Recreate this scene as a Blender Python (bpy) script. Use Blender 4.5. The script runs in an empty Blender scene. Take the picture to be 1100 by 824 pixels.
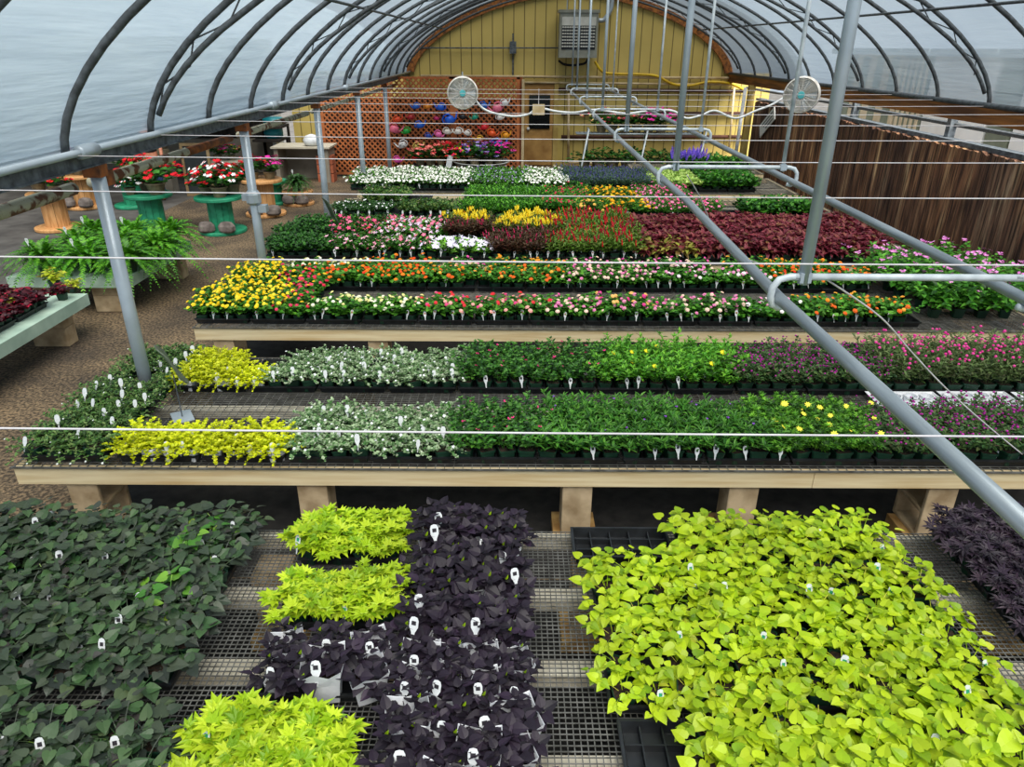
import bpy, math, random
from mathutils import Vector, Matrix
PI = math.pi
SC = bpy.context.scene
COL = SC.collection
R = random.Random(7)

# ------------------------------------------------------------------ camera
F, CU, CV = 773.0, 550.0, 412.0
PITCH = math.radians(25.1)
ROLL = 0.005
H = 3.15
cp, sp = math.cos(PITCH), math.sin(PITCH)

def ray(u, v):
    du, dv = u - CU, v - CV
    x, y = du + ROLL * dv, -(dv - ROLL * du)
    x /= F
    y /= F
    return (x, cp + y * sp, -sp + y * cp)

def atz(u, v, z):
    d = ray(u, v)
    t = (z - H) / d[2]
    return Vector((d[0] * t, d[1] * t, z))

def aty(u, v, Y):
    d = ray(u, v)
    t = Y / d[1]
    return Vector((d[0] * t, Y, H + d[2] * t))

def xat(u, Y, z):
    """world x at depth Y, height z that shows at column u"""
    zc = Y * cp + (H - z) * sp
    yc = Y * sp - (H - z) * cp
    dv = -yc / zc * F
    return ((u - CU) + ROLL * dv) / F * zc

cam = bpy.data.objects.new('camera', bpy.data.cameras.new('camera'))
COL.objects.link(cam)
cam.data.sensor_fit = 'HORIZONTAL'
cam.data.sensor_width = 36
cam.data.lens = 36 * F / 1100
cam.data.clip_end = 400
cam.data.clip_start = 0.05
cam.matrix_world = Matrix.Translation((0, 0, H)) @ Matrix.Rotation(PI / 2 - PITCH, 4, 'X') @ Matrix.Rotation(ROLL, 4, 'Z')
SC.camera = cam

# --------------------------------------------------------------- materials
def newmat(name):
    m = bpy.data.materials.new(name)
    m.use_nodes = True
    nt = m.node_tree
    return m, nt, nt.nodes['Principled BSDF']

def lin(c):
    return tuple((x / 255 / 12.92 if x / 255 <= .04045 else ((x / 255 + .055) / 1.055) ** 2.4) for x in c) + (1,)

def ramp(nt, stops, interp='LINEAR'):
    r = nt.nodes.new('ShaderNodeValToRGB')
    r.color_ramp.interpolation = interp
    e = r.color_ramp.elements
    while len(e) < len(stops):
        e.new(.5)
    for i, (p, c) in enumerate(stops):
        e[i].position = p
    for i, (p, c) in enumerate(stops):
        e[i].color = c
    return r

def noise(nt, scale, detail=3, coord='Object', stretch=None):
    tc = nt.nodes.new('ShaderNodeTexCoord')
    n = nt.nodes.new('ShaderNodeTexNoise')
    n.inputs['Scale'].default_value = scale
    n.inputs['Detail'].default_value = detail
    src = tc.outputs[coord]
    if stretch:
        mp = nt.nodes.new('ShaderNodeMapping')
        mp.inputs['Scale'].default_value = stretch
        nt.links.new(src, mp.inputs['Vector'])
        src = mp.outputs[0]
    nt.links.new(src, n.inputs['Vector'])
    return n

def surf(name, c1, c2=None, scale=8, rough=.6, metal=0, bump=0, stretch=None, lo=.35, hi=.65, detail=4):
    m, nt, b = newmat(name)
    b.inputs['Roughness'].default_value = rough
    b.inputs['Metallic'].default_value = metal
    if c2 is None:
        c2 = tuple(x * .82 for x in c1)
    n = noise(nt, scale, detail, 'Object', stretch)
    r = ramp(nt, [(lo, lin(c1)), (hi, lin(c2))])
    nt.links.new(n.outputs['Fac'], r.inputs[0])
    nt.links.new(r.outputs[0], b.inputs['Base Color'])
    if bump:
        bp = nt.nodes.new('ShaderNodeBump')
        bp.inputs['Strength'].default_value = bump
        bp.inputs['Distance'].default_value = .02
        nt.links.new(n.outputs['Fac'], bp.inputs['Height'])
        nt.links.new(bp.outputs[0], b.inputs['Normal'])
    return m

def leafmat(name, cols, rough=.45, trans=.25, sheen=0.4):
    """each leaf (mesh island) takes its own tone out of cols"""
    if all(c[1] > c[0] * 1.12 and c[1] > c[2] * 1.2 for c in cols) and max(c[1] for c in cols) < 190:
        cols = [tuple(min(255, x * y) for x, y in zip(c, (1.14, 1.06, .92))) for c in cols]
        cols = [tuple(x * .6 for x in cols[0])] + cols + [tuple(min(255, x * 1.22) for x in cols[-1])]
    m, nt, b = newmat(name)
    g = nt.nodes.new('ShaderNodeNewGeometry')
    st = [(i / max(1, len(cols) - 1), lin(c)) for i, c in enumerate(cols)]
    r = ramp(nt, st)
    nt.links.new(g.outputs['Random Per Island'], r.inputs[0])
    oi = nt.nodes.new('ShaderNodeObjectInfo')
    hs = nt.nodes.new('ShaderNodeHueSaturation')
    mr = nt.nodes.new('ShaderNodeMapRange')
    mr.inputs['To Min'].default_value = .82
    mr.inputs['To Max'].default_value = 1.16
    nt.links.new(oi.outputs['Random'], mr.inputs['Value'])
    nt.links.new(mr.outputs[0], hs.inputs['Value'])
    nt.links.new(r.outputs[0], hs.inputs['Color'])
    nt.links.new(hs.outputs[0], b.inputs['Base Color'])
    b.inputs['Roughness'].default_value = rough
    b.inputs['Specular IOR Level'].default_value = sheen
    t = nt.nodes.new('ShaderNodeBsdfTranslucent')
    nt.links.new(hs.outputs[0], t.inputs['Color'])
    mx = nt.nodes.new('ShaderNodeMixShader')
    mx.inputs[0].default_value = trans
    nt.links.new(b.outputs[0], mx.inputs[1])
    nt.links.new(t.outputs[0], mx.inputs[2])
    nt.links.new(mx.outputs[0], nt.nodes['Material Output'].inputs['Surface'])
    return m

def petalmat(name, cols, trans=.2):
    m, nt, b = newmat(name)
    g = nt.nodes.new('ShaderNodeNewGeometry')
    n = len(cols)
    r = ramp(nt, [(i / n, lin(c)) for i, c in enumerate(cols)], 'CONSTANT')
    nt.links.new(g.outputs['Random Per Island'], r.inputs[0])
    nt.links.new(r.outputs[0], b.inputs['Base Color'])
    b.inputs['Roughness'].default_value = .6
    b.inputs['Specular IOR Level'].default_value = .2
    return m

def stripes(name, c1, c2, c3, period, axis=0, width=.08, rough=.55):
    """panel sheet with pressed ribs every period metres"""
    m, nt, b = newmat(name)
    tc = nt.nodes.new('ShaderNodeTexCoord')
    sx = nt.nodes.new('ShaderNodeSeparateXYZ')
    nt.links.new(tc.outputs['Object'], sx.inputs[0])
    d = nt.nodes.new('ShaderNodeMath'); d.operation = 'DIVIDE'; d.inputs[1].default_value = period
    nt.links.new(sx.outputs[axis], d.inputs[0])
    f = nt.nodes.new('ShaderNodeMath'); f.operation = 'FRACT'
    nt.links.new(d.outputs[0], f.inputs[0])
    r = ramp(nt, [(0, lin(c3)), (width, lin(c1)), (1 - width, lin(c1)), (1, lin(c3))])
    nt.links.new(f.outputs[0], r.inputs[0])
    n = noise(nt, 1.3, 4)
    r2 = ramp(nt, [(.3, (1, 1, 1, 1)), (.8, tuple(c / 255 for c in c2) + (1,))])
    nt.links.new(n.outputs['Fac'], r2.inputs[0])
    mx = nt.nodes.new('ShaderNodeMix'); mx.data_type = 'RGBA'; mx.blend_type = 'MULTIPLY'; mx.inputs[0].default_value = 1
    nt.links.new(r.outputs[0], mx.inputs[6]); nt.links.new(r2.outputs[0], mx.inputs[7])
    nt.links.new(mx.outputs[2], b.inputs['Base Color'])
    b.inputs['Roughness'].default_value = rough
    return m

M = {}
M['galv'] = surf('galvanized_steel', (172, 184, 192), (158, 170, 178), 5, .4, .3)
M['rail'] = surf('rail_steel', (158, 168, 174), (128, 138, 144), 3, .38, .45, stretch=(12, .6, 12))
M['galv_dark'] = surf('weathered_zinc', (112, 120, 126), (66, 72, 77), 16, .6, .25, bump=.15)
M['hoop'] = surf('hoop_steel', (86, 92, 96), (60, 64, 66), 18, .6, .25)
M['white'] = surf('white_paint', (226, 230, 232), (200, 204, 206), 12, .5)
M['rail_white'] = surf('white_rail', (205, 214, 218), (170, 180, 186), 12, .45, .1)
M['wire'] = surf('white_wire', (214, 212, 214), (190, 186, 190), 12, .5)
M['rust'] = surf('rusty_cream_paint', (176, 174, 150), (98, 56, 28), 9, .7, 0, bump=.3, lo=.5, hi=.58)
M['rust_orange'] = surf('rusted_steel', (150, 84, 34), (84, 50, 30), 12, .75, .1, bump=.3)
M['wood_new'] = surf('pale_pine', (232, 216, 176), (200, 172, 122), 4, .7, stretch=(.35, 6, 6), lo=.35, hi=.75)
M['wood_grey'] = surf('weathered_wood', (206, 200, 182), (160, 152, 132), 5, .8, stretch=(.4, 8, 8))
M['wood_pad'] = surf('timber_pad', (196, 158, 96), (150, 112, 62), 9, .8)
M['beam'] = surf('orange_timber', (168, 104, 40), (92, 52, 20), 3, .7, stretch=(5, .3, 5))
M['lattice'] = surf('orange_lattice', (192, 112, 60), (150, 84, 44), 4, .75)
M['lattice_dark'] = surf('lattice_post_brown', (150, 78, 34), (104, 50, 22), 4, .7)
M['block'] = surf('tan_concrete', (200, 178, 144), (150, 128, 96), 6, .95, bump=.4, detail=8)
M['grid'] = surf('dull_grid_steel', (122, 122, 118), (78, 78, 74), 14, .6, .3)
M['black'] = surf('black_plastic', (34, 37, 40), (22, 24, 26), 12, .42)
M['potgreen'] = surf('dark_green_plastic', (24, 62, 44), (17, 45, 33), 12, .45)
M['potwhite'] = surf('white_plastic', (232, 234, 238), (206, 210, 216), 12, .5)
M['pottan'] = surf('tan_plastic_pot', (132, 120, 92), (98, 88, 66), 12, .6)
M['soil'] = surf('potting_soil', (58, 42, 30), (24, 18, 14), 60, 1, bump=.6)
M['fabric'] = surf('black_ground_cloth', (40, 38, 36), (20, 19, 18), 9, .9, bump=.3)
M['lgreen'] = surf('pale_green_board', (176, 200, 182), (150, 176, 160), 4, .6)
M['teal'] = surf('teal_paint', (44, 158, 116), (24, 122, 88), 6, .6)
M['cream'] = surf('cream_stained_wood', (222, 170, 112), (190, 134, 78), 6, .65, stretch=(4, 4, .6))
M['rock'] = surf('grey_rock', (132, 122, 116), (84, 76, 72), 7, .9, bump=.5)
M['seam'] = surf('dark_seam', (48, 40, 30), (38, 32, 24), 6, .9)
M['panel'] = stripes('olive_metal_siding', (206, 184, 104), (215, 210, 200), (74, 60, 26), .29, 0, .07)
M['door'] = surf('tan_door_paint', (196, 154, 88), (160, 118, 62), 3, .7)
M['door_frame'] = surf('ochre_frame', (196, 172, 100), (168, 140, 72), 3, .6)
M['glass'] = surf('dark_glass', (14, 16, 18), (22, 25, 28), 3, .12)
M['pvc'] = surf('cream_pvc', (214, 196, 158), (184, 160, 116), 5, .5)
M['yellow'] = surf('yellow_hose', (224, 190, 22), (190, 150, 14), 5, .4)
M['cable'] = surf('black_cable', (28, 27, 27), (16, 16, 16), 5, .6)
M['brown_pipe'] = surf('brown_pipe', (86, 54, 44), (58, 36, 28), 5, .6)
M['heater'] = surf('heater_enamel', (150, 152, 140), (128, 130, 118), 4, .45)
M['heater_face'] = surf('heater_face', (214, 214, 206), (190, 190, 180), 4, .4)
M['fanwhite'] = surf('fan_white', (238, 236, 230), (190, 184, 172), 9, .5)
M['asphalt'] = surf('grey_yard', (92, 89, 85), (64, 61, 58), 2.5, .95, bump=.2, detail=9)
M['beige'] = surf('beige_siding', (206, 190, 160), (186, 168, 138), 2, .8)
M['sage'] = surf('sage_siding', (126, 132, 112), (104, 110, 92), 2, .8)
M['trailer'] = surf('white_siding', (236, 236, 232), (216, 214, 208), 1, .6)
M['barn'] = surf('dark_barn_boards', (44, 36, 30), (22, 18, 16), 3, .95, stretch=(6, 6, .5))
M['conc'] = surf('beige_concrete', (150, 142, 128), (124, 116, 102), 2, .9)
M['chalk'] = surf('chalkboard', (40, 48, 50), (28, 34, 36), 5, .8)
M['frame_wood'] = surf('frame_wood', (150, 128, 92), (120, 98, 66), 5, .7)
M['barrel'] = surf('turquoise_plastic', (14, 132, 140), (8, 104, 114), 4, .45)
M['skin'] = surf('skin', (214, 142, 112), (196, 122, 92), 20, .55)
M['jeans'] = surf('blue_denim', (48, 74, 122), (34, 54, 94), 30, .9)
M['shirt'] = surf('black_shirt', (28, 28, 32), (20, 20, 24), 30, .9)
M['hair'] = surf('brown_hair', (70, 48, 32), (48, 32, 22), 40, .8)
M['terra'] = surf('terracotta', (176, 98, 66), (148, 78, 52), 8, .8)
M['ink'] = surf('tag_ink', (40, 36, 44), (30, 28, 34), 8, .7)
M['plaque'] = surf('sage_plaque', (92, 104, 86), (74, 86, 70), 8, .5)
M['galvbowl'] = surf('pale_metal_tub', (216, 218, 214), (180, 182, 178), 8, .4, .3)
M['teallabel'] = surf('teal_label', (90, 186, 190), (70, 166, 172), 8, .5)

def mulch():
    m, nt, b = newmat('brown_mulch_floor')
    n1 = noise(nt, 1.1, 6); n2 = noise(nt, 34, 10); n3 = noise(nt, 62, 4)
    r1 = ramp(nt, [(.36, lin((78, 67, 54))), (.62, lin((124, 106, 82)))])
    r2 = ramp(nt, [(.4, (.3, .28, .25, 1)), (.5, (.8, .8, .8, 1)), (.62, (1.55, 1.48, 1.36, 1))])
    nt.links.new(n1.outputs['Fac'], r1.inputs[0]); nt.links.new(n2.outputs['Fac'], r2.inputs[0])
    mx = nt.nodes.new('ShaderNodeMix'); mx.data_type = 'RGBA'; mx.blend_type = 'MULTIPLY'; mx.inputs[0].default_value = 1
    nt.links.new(r1.outputs[0], mx.inputs[6]); nt.links.new(r2.outputs[0], mx.inputs[7])
    nt.links.new(mx.outputs[2], b.inputs['Base Color'])
    bp = nt.nodes.new('ShaderNodeBump'); bp.inputs['Strength'].default_value = .7; bp.inputs['Distance'].default_value = .03
    nt.links.new(n3.outputs['Fac'], bp.inputs['Height']); nt.links.new(bp.outputs[0], b.inputs['Normal'])
    b.inputs['Roughness'].default_value = .95
    return m
M['mulch'] = mulch()

def padmat():
    """rusty brown cooling pad with lime-streaked vertical flutes"""
    m, nt, b = newmat('cooling_pad')
    n1 = noise(nt, 6, 5, 'Object', (1, 1.0, .12)); n2 = noise(nt, 40, 3, 'Object', (1, .9, .05)); n3 = noise(nt, .45, 2)
    r1 = ramp(nt, [(.32, lin((66, 42, 32))), (.5, lin((122, 88, 68))), (.6, lin((156, 122, 96))), (.72, lin((214, 190, 156)))])
    r2 = ramp(nt, [(.38, (.22, .2, .18, 1)), (.58, (1.15, 1.1, 1.05, 1))])
    r3 = ramp(nt, [(.4, (.8, .78, .78, 1)), (.66, (1.5, 1.3, .95, 1))])
    for n, r in ((n1, r1), (n2, r2), (n3, r3)):
        nt.links.new(n.outputs['Fac'], r.inputs[0])
    a = nt.nodes.new('ShaderNodeMix'); a.data_type = 'RGBA'; a.blend_type = 'MULTIPLY'; a.inputs[0].default_value = 1
    c = nt.nodes.new('ShaderNodeMix'); c.data_type = 'RGBA'; c.blend_type = 'MULTIPLY'; c.inputs[0].default_value = 1
    nt.links.new(r1.outputs[0], a.inputs[6]); nt.links.new(r2.outputs[0], a.inputs[7])
    nt.links.new(a.outputs[2], c.inputs[6]); nt.links.new(r3.outputs[0], c.inputs[7])
    nt.links.new(c.outputs[2], b.inputs['Base Color'])
    bp = nt.nodes.new('ShaderNodeBump'); bp.inputs['Strength'].default_value = .8; bp.inputs['Distance'].default_value = .03
    nt.links.new(n2.outputs['Fac'], bp.inputs['Height']); nt.links.new(bp.outputs[0], b.inputs['Normal'])
    b.inputs['Roughness'].default_value = .9
    return m
M['pad'] = padmat()

def filmmat():
    """hazy greenhouse polyethylene: daylight comes through scattered"""
    m, nt, b = newmat('greenhouse_film')
    out = nt.nodes['Material Output']
    nt.nodes.remove(b)
    n1 = noise(nt, 1.6, 3, 'Object', (1, .5, 7)); n2 = noise(nt, .7, 3)
    bp = nt.nodes.new('ShaderNodeBump'); bp.inputs['Strength'].default_value = .5; bp.inputs['Distance'].default_value = .08
    nt.links.new(n1.outputs['Fac'], bp.inputs['Height'])
    r = ramp(nt, [(.3, (.42, .51, .58, 1)), (.7, (.35, .44, .52, 1))])
    nt.links.new(n2.outputs['Fac'], r.inputs[0])
    t = nt.nodes.new('ShaderNodeBsdfTranslucent'); d = nt.nodes.new('ShaderNodeBsdfDiffuse'); g = nt.nodes.new('ShaderNodeBsdfTransparent')
    for s in (t, d):
        nt.links.new(r.outputs[0], s.inputs['Color']); nt.links.new(bp.outputs[0], s.inputs['Normal'])
    a = nt.nodes.new('ShaderNodeMixShader'); a.inputs[0].default_value = 1 - FILM_T
    c = nt.nodes.new('ShaderNodeMixShader'); c.inputs[0].default_value = FILM_CLEAR
    nt.links.new(t.outputs[0], a.inputs[1]); nt.links.new(d.outputs[0], a.inputs[2])
    nt.links.new(a.outputs[0], c.inputs[1]); nt.links.new(g.outputs[0], c.inputs[2])
    nt.links.new(c.outputs[0], out.inputs['Surface'])
    return m
FILM_T, FILM_CLEAR = .19, .3
M['film'] = filmmat()

# -------------------------------------------------------------- mesh tools
class MB:
    def __init__(s):
        s.v, s.f, s.m = [], [], []
    def add(s, vs, fs, mi=0):
        o = len(s.v)
        s.v += [tuple(p) for p in vs]
        s.f += [tuple(i + o for i in f) for f in fs]
        s.m += [mi] * len(fs)
    def box(s, x0, x1, y0, y1, z0, z1, mi=0):
        v = [(x, y, z) for z in (z0, z1) for y in (y0, y1) for x in (x0, x1)]
        s.add(v, [(0, 2, 3, 1), (4, 5, 7, 6), (0, 1, 5, 4), (2, 6, 7, 3), (0, 4, 6, 2), (1, 3, 7, 5)], mi)
    def rings(s, rs, mi=0, cap0=True, cap1=True, closed=False):
        n = len(rs[0]); vs = [p for r in rs for p in r]; fs = []
        K = len(rs)
        for k in range(K if closed else K - 1):
            for i in range(n):
                j = (i + 1) % n; k2 = (k + 1) % K
                fs.append((k * n + i, k * n + j, k2 * n + j, k2 * n + i))
        if not closed:
            if cap0: fs.append(tuple(range(n - 1, -1, -1)))
            if cap1: fs.append(tuple((K - 1) * n + i for i in range(n)))
        s.add(vs, fs, mi)
    def tube(s, pts, r, n=8, mi=0, closed=False, cap=True):
        pts = [Vector(p) for p in pts]; K = len(pts)
        rad = r if isinstance(r, (list, tuple)) else [r] * K
        rs = []; ref = None
        for i, p in enumerate(pts):
            if closed: d = pts[(i + 1) % K] - pts[i - 1]
            else: d = pts[min(i + 1, K - 1)] - pts[max(i - 1, 0)]
            if d.length < 1e-9: d = Vector((0, 0, 1))
            d.normalize()
            if ref is None:
                ref = Vector((0, 0, 1)) if abs(d.z) < .9 else Vector((1, 0, 0))
            a = (ref - d * ref.dot(d))
            if a.length < 1e-6: a = d.orthogonal()
            a.normalize(); b = d.cross(a); ref = a
            rs.append([p + (a * math.cos(t) + b * math.sin(t)) * rad[i] for t in (2 * PI * k / n for k in range(n))])
        s.rings(rs, mi, cap, cap, closed)
    def lathe(s, prof, n=16, mi=0, c=(0, 0, 0), cap0=True, cap1=True, sx=1, sy=1):
        rs = [[(c[0] + r * sx * math.cos(2 * PI * i / n), c[1] + r * sy * math.sin(2 * PI * i / n), c[2] + z) for i in range(n)] for r, z in prof]
        s.rings(rs, mi, cap0, cap1)
    def mesh(s, name, mats, smooth=False):
        me = bpy.data.meshes.new(name)
        me.from_pydata(s.v, [], s.f)
        for m in mats: me.materials.append(m)
        if len(mats) > 1: me.polygons.foreach_set('material_index', s.m)
        if smooth: me.polygons.foreach_set('use_smooth', [True] * len(me.polygons))
        me.update()
        return me
    def obj(s, name, mats, parent=None, smooth=False, loc=None):
        if not isinstance(mats, (list, tuple)): mats = [mats]
        o = bpy.data.objects.new(name, s.mesh(name, mats, smooth))
        COL.objects.link(o)
        if parent: o.parent = parent
        if loc is not None: o.location = loc
        return o

def tag(o, label=None, cat=None, group=None, kind=None):
    if label: o['label'] = label
    if cat: o['category'] = cat
    if group: o['group'] = group
    if kind: o['kind'] = kind
    return o

def thing(name, label, cat, loc=(0, 0, 0), rz=0, group=None):
    o = bpy.data.objects.new(name, None)
    COL.objects.link(o)
    o.empty_display_size = .05
    o.location = loc
    o.rotation_euler = (0, 0, rz)
    return tag(o, label, cat, group)

def struct(name, mb, mats, parent=None, smooth=False):
    o = mb.obj(name, mats, parent, smooth)
    if parent is None: o['kind'] = 'structure'
    return o

def dup(root, loc, rz=0, label=None, group=None, scale=1):
    c = root.copy(); COL.objects.link(c)
    c.location = loc; c.rotation_euler = (0, 0, rz); c.scale = (scale,) * 3
    if label: c['label'] = label
    if group: c['group'] = group
    for ch in root.children:
        d = ch.copy(); COL.objects.link(d); d.parent = c
        for g in ch.children:
            e = g.copy(); COL.objects.link(e); e.parent = d
    return c

def box(*a):
    m = MB(); m.box(*a); return m
def tube(*a, **k):
    m = MB(); m.tube(*a, **k); return m

ONES = ['', 'first', 'second', 'third', 'fourth', 'fifth', 'sixth', 'seventh', 'eighth', 'ninth', 'tenth', 'eleventh', 'twelfth',
        'thirteenth', 'fourteenth', 'fifteenth', 'sixteenth', 'seventeenth', 'eighteenth', 'nineteenth']
TENS = {2: ('twentieth', 'twenty'), 3: ('thirtieth', 'thirty'), 4: ('fortieth', 'forty'), 5: ('fiftieth', 'fifty'), 6: ('sixtieth', 'sixty')}
def ordw(n):
    if n < 20: return ONES[n]
    a, b = divmod(n, 10)
    return TENS[a][0] if b == 0 else TENS[a][1] + ONES[b]
# ================================================================ the shell
XL, XR, ZE = -2.92, 6.02, 2.5
XC, XA, ZB, NE = (XL + XR) / 2, (XR - XL) / 2, 2.08, 1.66
YW = 21.8
HY = [1.22 * k for k in range(-2, 18)]

def arc(t, off=0.0):
    """t 0..1 from the west eave over the ridge to the east eave"""
    a = PI * (1 - t)
    c, s_ = math.cos(a), math.sin(a)
    x = math.copysign(abs(c) ** (2 / NE), c); z = abs(s_) ** (2 / NE)
    return Vector((XC + (XA - off) * x, 0, ZE + (ZB - off) * z))

# floor: mulch inside, grey yard outside
m = MB(); m.box(-7.3, 7.2, -3, 21.9, -.2, 0)
struct('floor', m, M['mulch'])
m = MB(); m.box(-40, -7.3, -6, 60, -.2, -.004); m.box(7.2, 60, -6, 60, -.2, -.004); m.box(-7.3, 7.2, 21.9, 60, -.2, -.004)
tag(struct('floor_yard', m, M['asphalt']), 'grey compacted yard surface around the greenhouse')

# roof film, billowing in a little between hoops
m = MB(); NT = 44
ys = []
for i in range(len(HY) - 1):
    for k in range(4): ys.append((HY[i] + (HY[i + 1] - HY[i]) * k / 4, math.sin(PI * k / 4)))
ys += [(HY[-1], 0), (YW, 0)]
vs, fs = [], []
for (y, w) in ys:
    for j in range(NT + 1):
        p = arc(j / NT, .045 * w - .035)
        vs.append((p.x, y, p.z))
for i in range(len(ys) - 1):
    for j in range(NT):
        a = i * (NT + 1) + j
        fs.append((a, a + 1, a + NT + 2, a + NT + 1))
m.add(vs, fs)
ceil = m.obj('ceiling', M['film'], None, True)
tag(ceil, 'hazy pale blue plastic film arched over the greenhouse', kind='structure')

# the next bay's film beyond the gutter
m = MB(); vs, fs = [], []
for (y, w) in ((-3, 0), (YW + .1, 0)):
    for j in range(NT + 1):
        p = arc(j / NT); vs.append((p.x - 9.1, y, p.z))
for j in range(NT): fs.append((j, j + 1, j + NT + 2, j + NT + 1))
m.add(vs, fs)
tag(m.obj('ceiling_side', M['film'], None, True), 'plastic film over the neighbouring bay beyond the gutter', kind='structure')

# dark see-through sheet added over the last bays to dim the film there
m = MB(); vs, fs = [], []
for y in (16.4, YW + .1):
    for j in range(NT + 1):
        p = arc(j / NT, -.09); vs.append((p.x, y, p.z))
for j in range(NT): fs.append((j, j + 1, j + NT + 2, j + NT + 1))
m.add(vs, fs)
sm_, snt, sb = newmat('added_dimming_cloth')
tr_ = snt.nodes.new('ShaderNodeBsdfTransparent'); mx_ = snt.nodes.new('ShaderNodeMixShader'); mx_.inputs[0].default_value = .55
sb.inputs['Base Color'].default_value = (.03, .03, .035, 1)
snt.links.new(tr_.outputs[0], mx_.inputs[1]); snt.links.new(sb.outputs[0], mx_.inputs[2]); snt.links.new(mx_.outputs[0], snt.nodes['Material Output'].inputs['Surface'])
tag(m.obj('ceiling_added_shade', sm_, None, True), 'added dark sheet dimming the far end of the roof', kind='structure')

# hoops, each a thing; every third one is a truss
hn = 0
for i, y in enumerate(HY):
    if y < 0: continue
    tr = (i - 2) % 3 == 2
    hn += 1
    pts = [arc(j / 40) + Vector((0, y, 0)) for j in range(41)]
    if tr:
        t = thing('roof_truss', f'{ordw(hn)} steel roof hoop from the near end, doubled with zigzag lacing', 'roof hoop', (0, 0, 0), 0, 'steel roof hoops')
        tube(pts, .027, 8).obj('outer_chord', M['hoop'], t, True)
        inn = [arc(.035 + .93 * j / 40, .06 + .08 * min(1, j / 6, (40 - j) / 6)) + Vector((0, y, 0)) for j in range(41)]
        tube(inn, .024, 8).obj('inner_chord', M['hoop'], t, True)
        z = MB(); prev = inn[0]
        for j in range(1, 33):
            tt = .05 + .9 * j / 33
            q = arc(tt, .02 if j % 2 else .13) + Vector((0, y, 0))
            z.tube([prev, q], .007, 5); prev = q
        z.obj('lacing', M['hoop'], t)
    else:
        o = tube(pts, .027, 8).obj('roof_hoop', M['hoop'], None, True)
        tag(o, f'{ordw(hn)} steel roof hoop from the near end, single curved pipe', 'roof hoop', 'steel roof hoops')
for tt, lab in ((.2, 'steel purlin pipe running lengthwise under the roof film, aisle side'), (.8, 'steel purlin pipe running lengthwise under the roof film, cooling pad side')):
    p = arc(tt, .05)
    o = tube([(p.x, -1, p.z), (p.x, YW - .1, p.z)], .016, 6).obj('purlin', M['hoop'], None, True)
    tag(o, lab, 'purlin')

# far end wall with its curved top
m = MB()
bx0, bx1 = -6.3, 7.2
top = [arc(j / 30, -.02) for j in range(31)]
out = [(bx0, 0), (bx1, 0), (bx1, 2.5), (XR, 2.5)] + [(p.x, p.z) for p in reversed(top)] + [(XL, 2.5), (bx0, 2.5)]
n = len(out)
m.add([(x, YW, z) for x, z in out] + [(x, YW + .12, z) for x, z in out],
      [tuple(range(n)), tuple(range(2 * n - 1, n - 1, -1))] + [(i, i + n, (i + 1) % n + n, (i + 1) % n) for i in range(n)])
w = struct('wall_back', m, M['panel'])
# curved timber trim
m = MB(); rs = []
for j in range(41):
    a, b = arc(j / 40, -.06), arc(j / 40, .17)
    rs.append([(a.x, YW - .1, a.z), (b.x, YW - .1, b.z), (b.x, YW - .01, b.z), (a.x, YW - .01, a.z)])
m.rings(rs)
struct('trim_1', m, M['beam'])
# horizontal girts and pipes on the end wall
def wallpipe(name, u0, u1, v, r, mat, label, cat, dy=.1, v1=None):
    a = aty(u0, v, YW - dy); b = aty(u1, v if v1 is None else v1, YW - dy)
    o = tube([a, b], r, 8).obj(name, M[mat], None, True)
    return tag(o, label, cat)
wallpipe('water_pipe', 452, 792, 81.5, .035, 'pvc', 'long cream plastic pipe high across the olive end wall', 'pipe', v1=84)
wallpipe('water_pipe', 560, 790, 88.5, .03, 'pvc', 'lower cream plastic pipe across the olive end wall above the door', 'pipe', v1=91)
wallpipe('power_conduit', 452, 600, 51.5, .018, 'galv_dark', 'grey conduit running from the junction box to the heater', 'conduit')
wallpipe('wall_girt', 600, 800, 96, .045, 'brown_pipe', 'brown girt just above the door on the olive end wall', 'girt', v1=98)
wallpipe('wall_girt', 603, 800, 122, .05, 'brown_pipe', 'brown girt across the olive end wall behind the pink flowers', 'girt')
wallpipe('wall_girt', 603, 800, 147, .05, 'brown_pipe', 'lowest brown girt across the olive end wall behind the leafy pots', 'girt')
def poly(name, pts, r, mat, label, cat, group=None, n=8):
    # smooth the run a little
    P = [Vector(p) for p in pts]
    if len(P) > 2:
        S = []
        for i in range(len(P) - 1):
            p0, p1, p2, p3 = P[max(i - 1, 0)], P[i], P[i + 1], P[min(i + 2, len(P) - 1)]
            for k in range(6):
                t = k / 6
                S.append(.5 * ((2 * p1) + (p2 - p0) * t + (2 * p0 - 5 * p1 + 4 * p2 - p3) * t * t + (3 * p1 - p0 - 3 * p2 + p3) * t ** 3))
        S.append(P[-1]); P = S
    o = tube(P, r, n).obj(name, M[mat] if isinstance(mat, str) else mat, None, True)
    return tag(o, label, cat, group)
Yp = YW - .16
poly('yellow_hose', [aty(u, v, Yp) for u, v in ((639, 66), (646, 76), (655, 79), (690, 80), (706, 82), (722, 90), (740, 92), (762, 88), (785, 90), (800, 97))], .035, 'yellow',
     'bright yellow hose looped from the heater across the olive wall', 'hose')
poly('downpipe', [aty(611, 100, Yp), aty(610.5, 174, Yp)], .035, 'pvc', 'vertical cream plastic pipe beside the tan door', 'pipe')
poly('downpipe', [aty(610, 175, Yp), aty(655, 175.5, Yp)], .035, 'pvc', 'short cream plastic pipe lying low across the wall beside the door', 'pipe')
poly('downpipe', [aty(789, 94, Yp), aty(783, 160, Yp)], .03, 'pvc', 'vertical cream plastic pipe near the cooling pad end of the wall', 'pipe')
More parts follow.
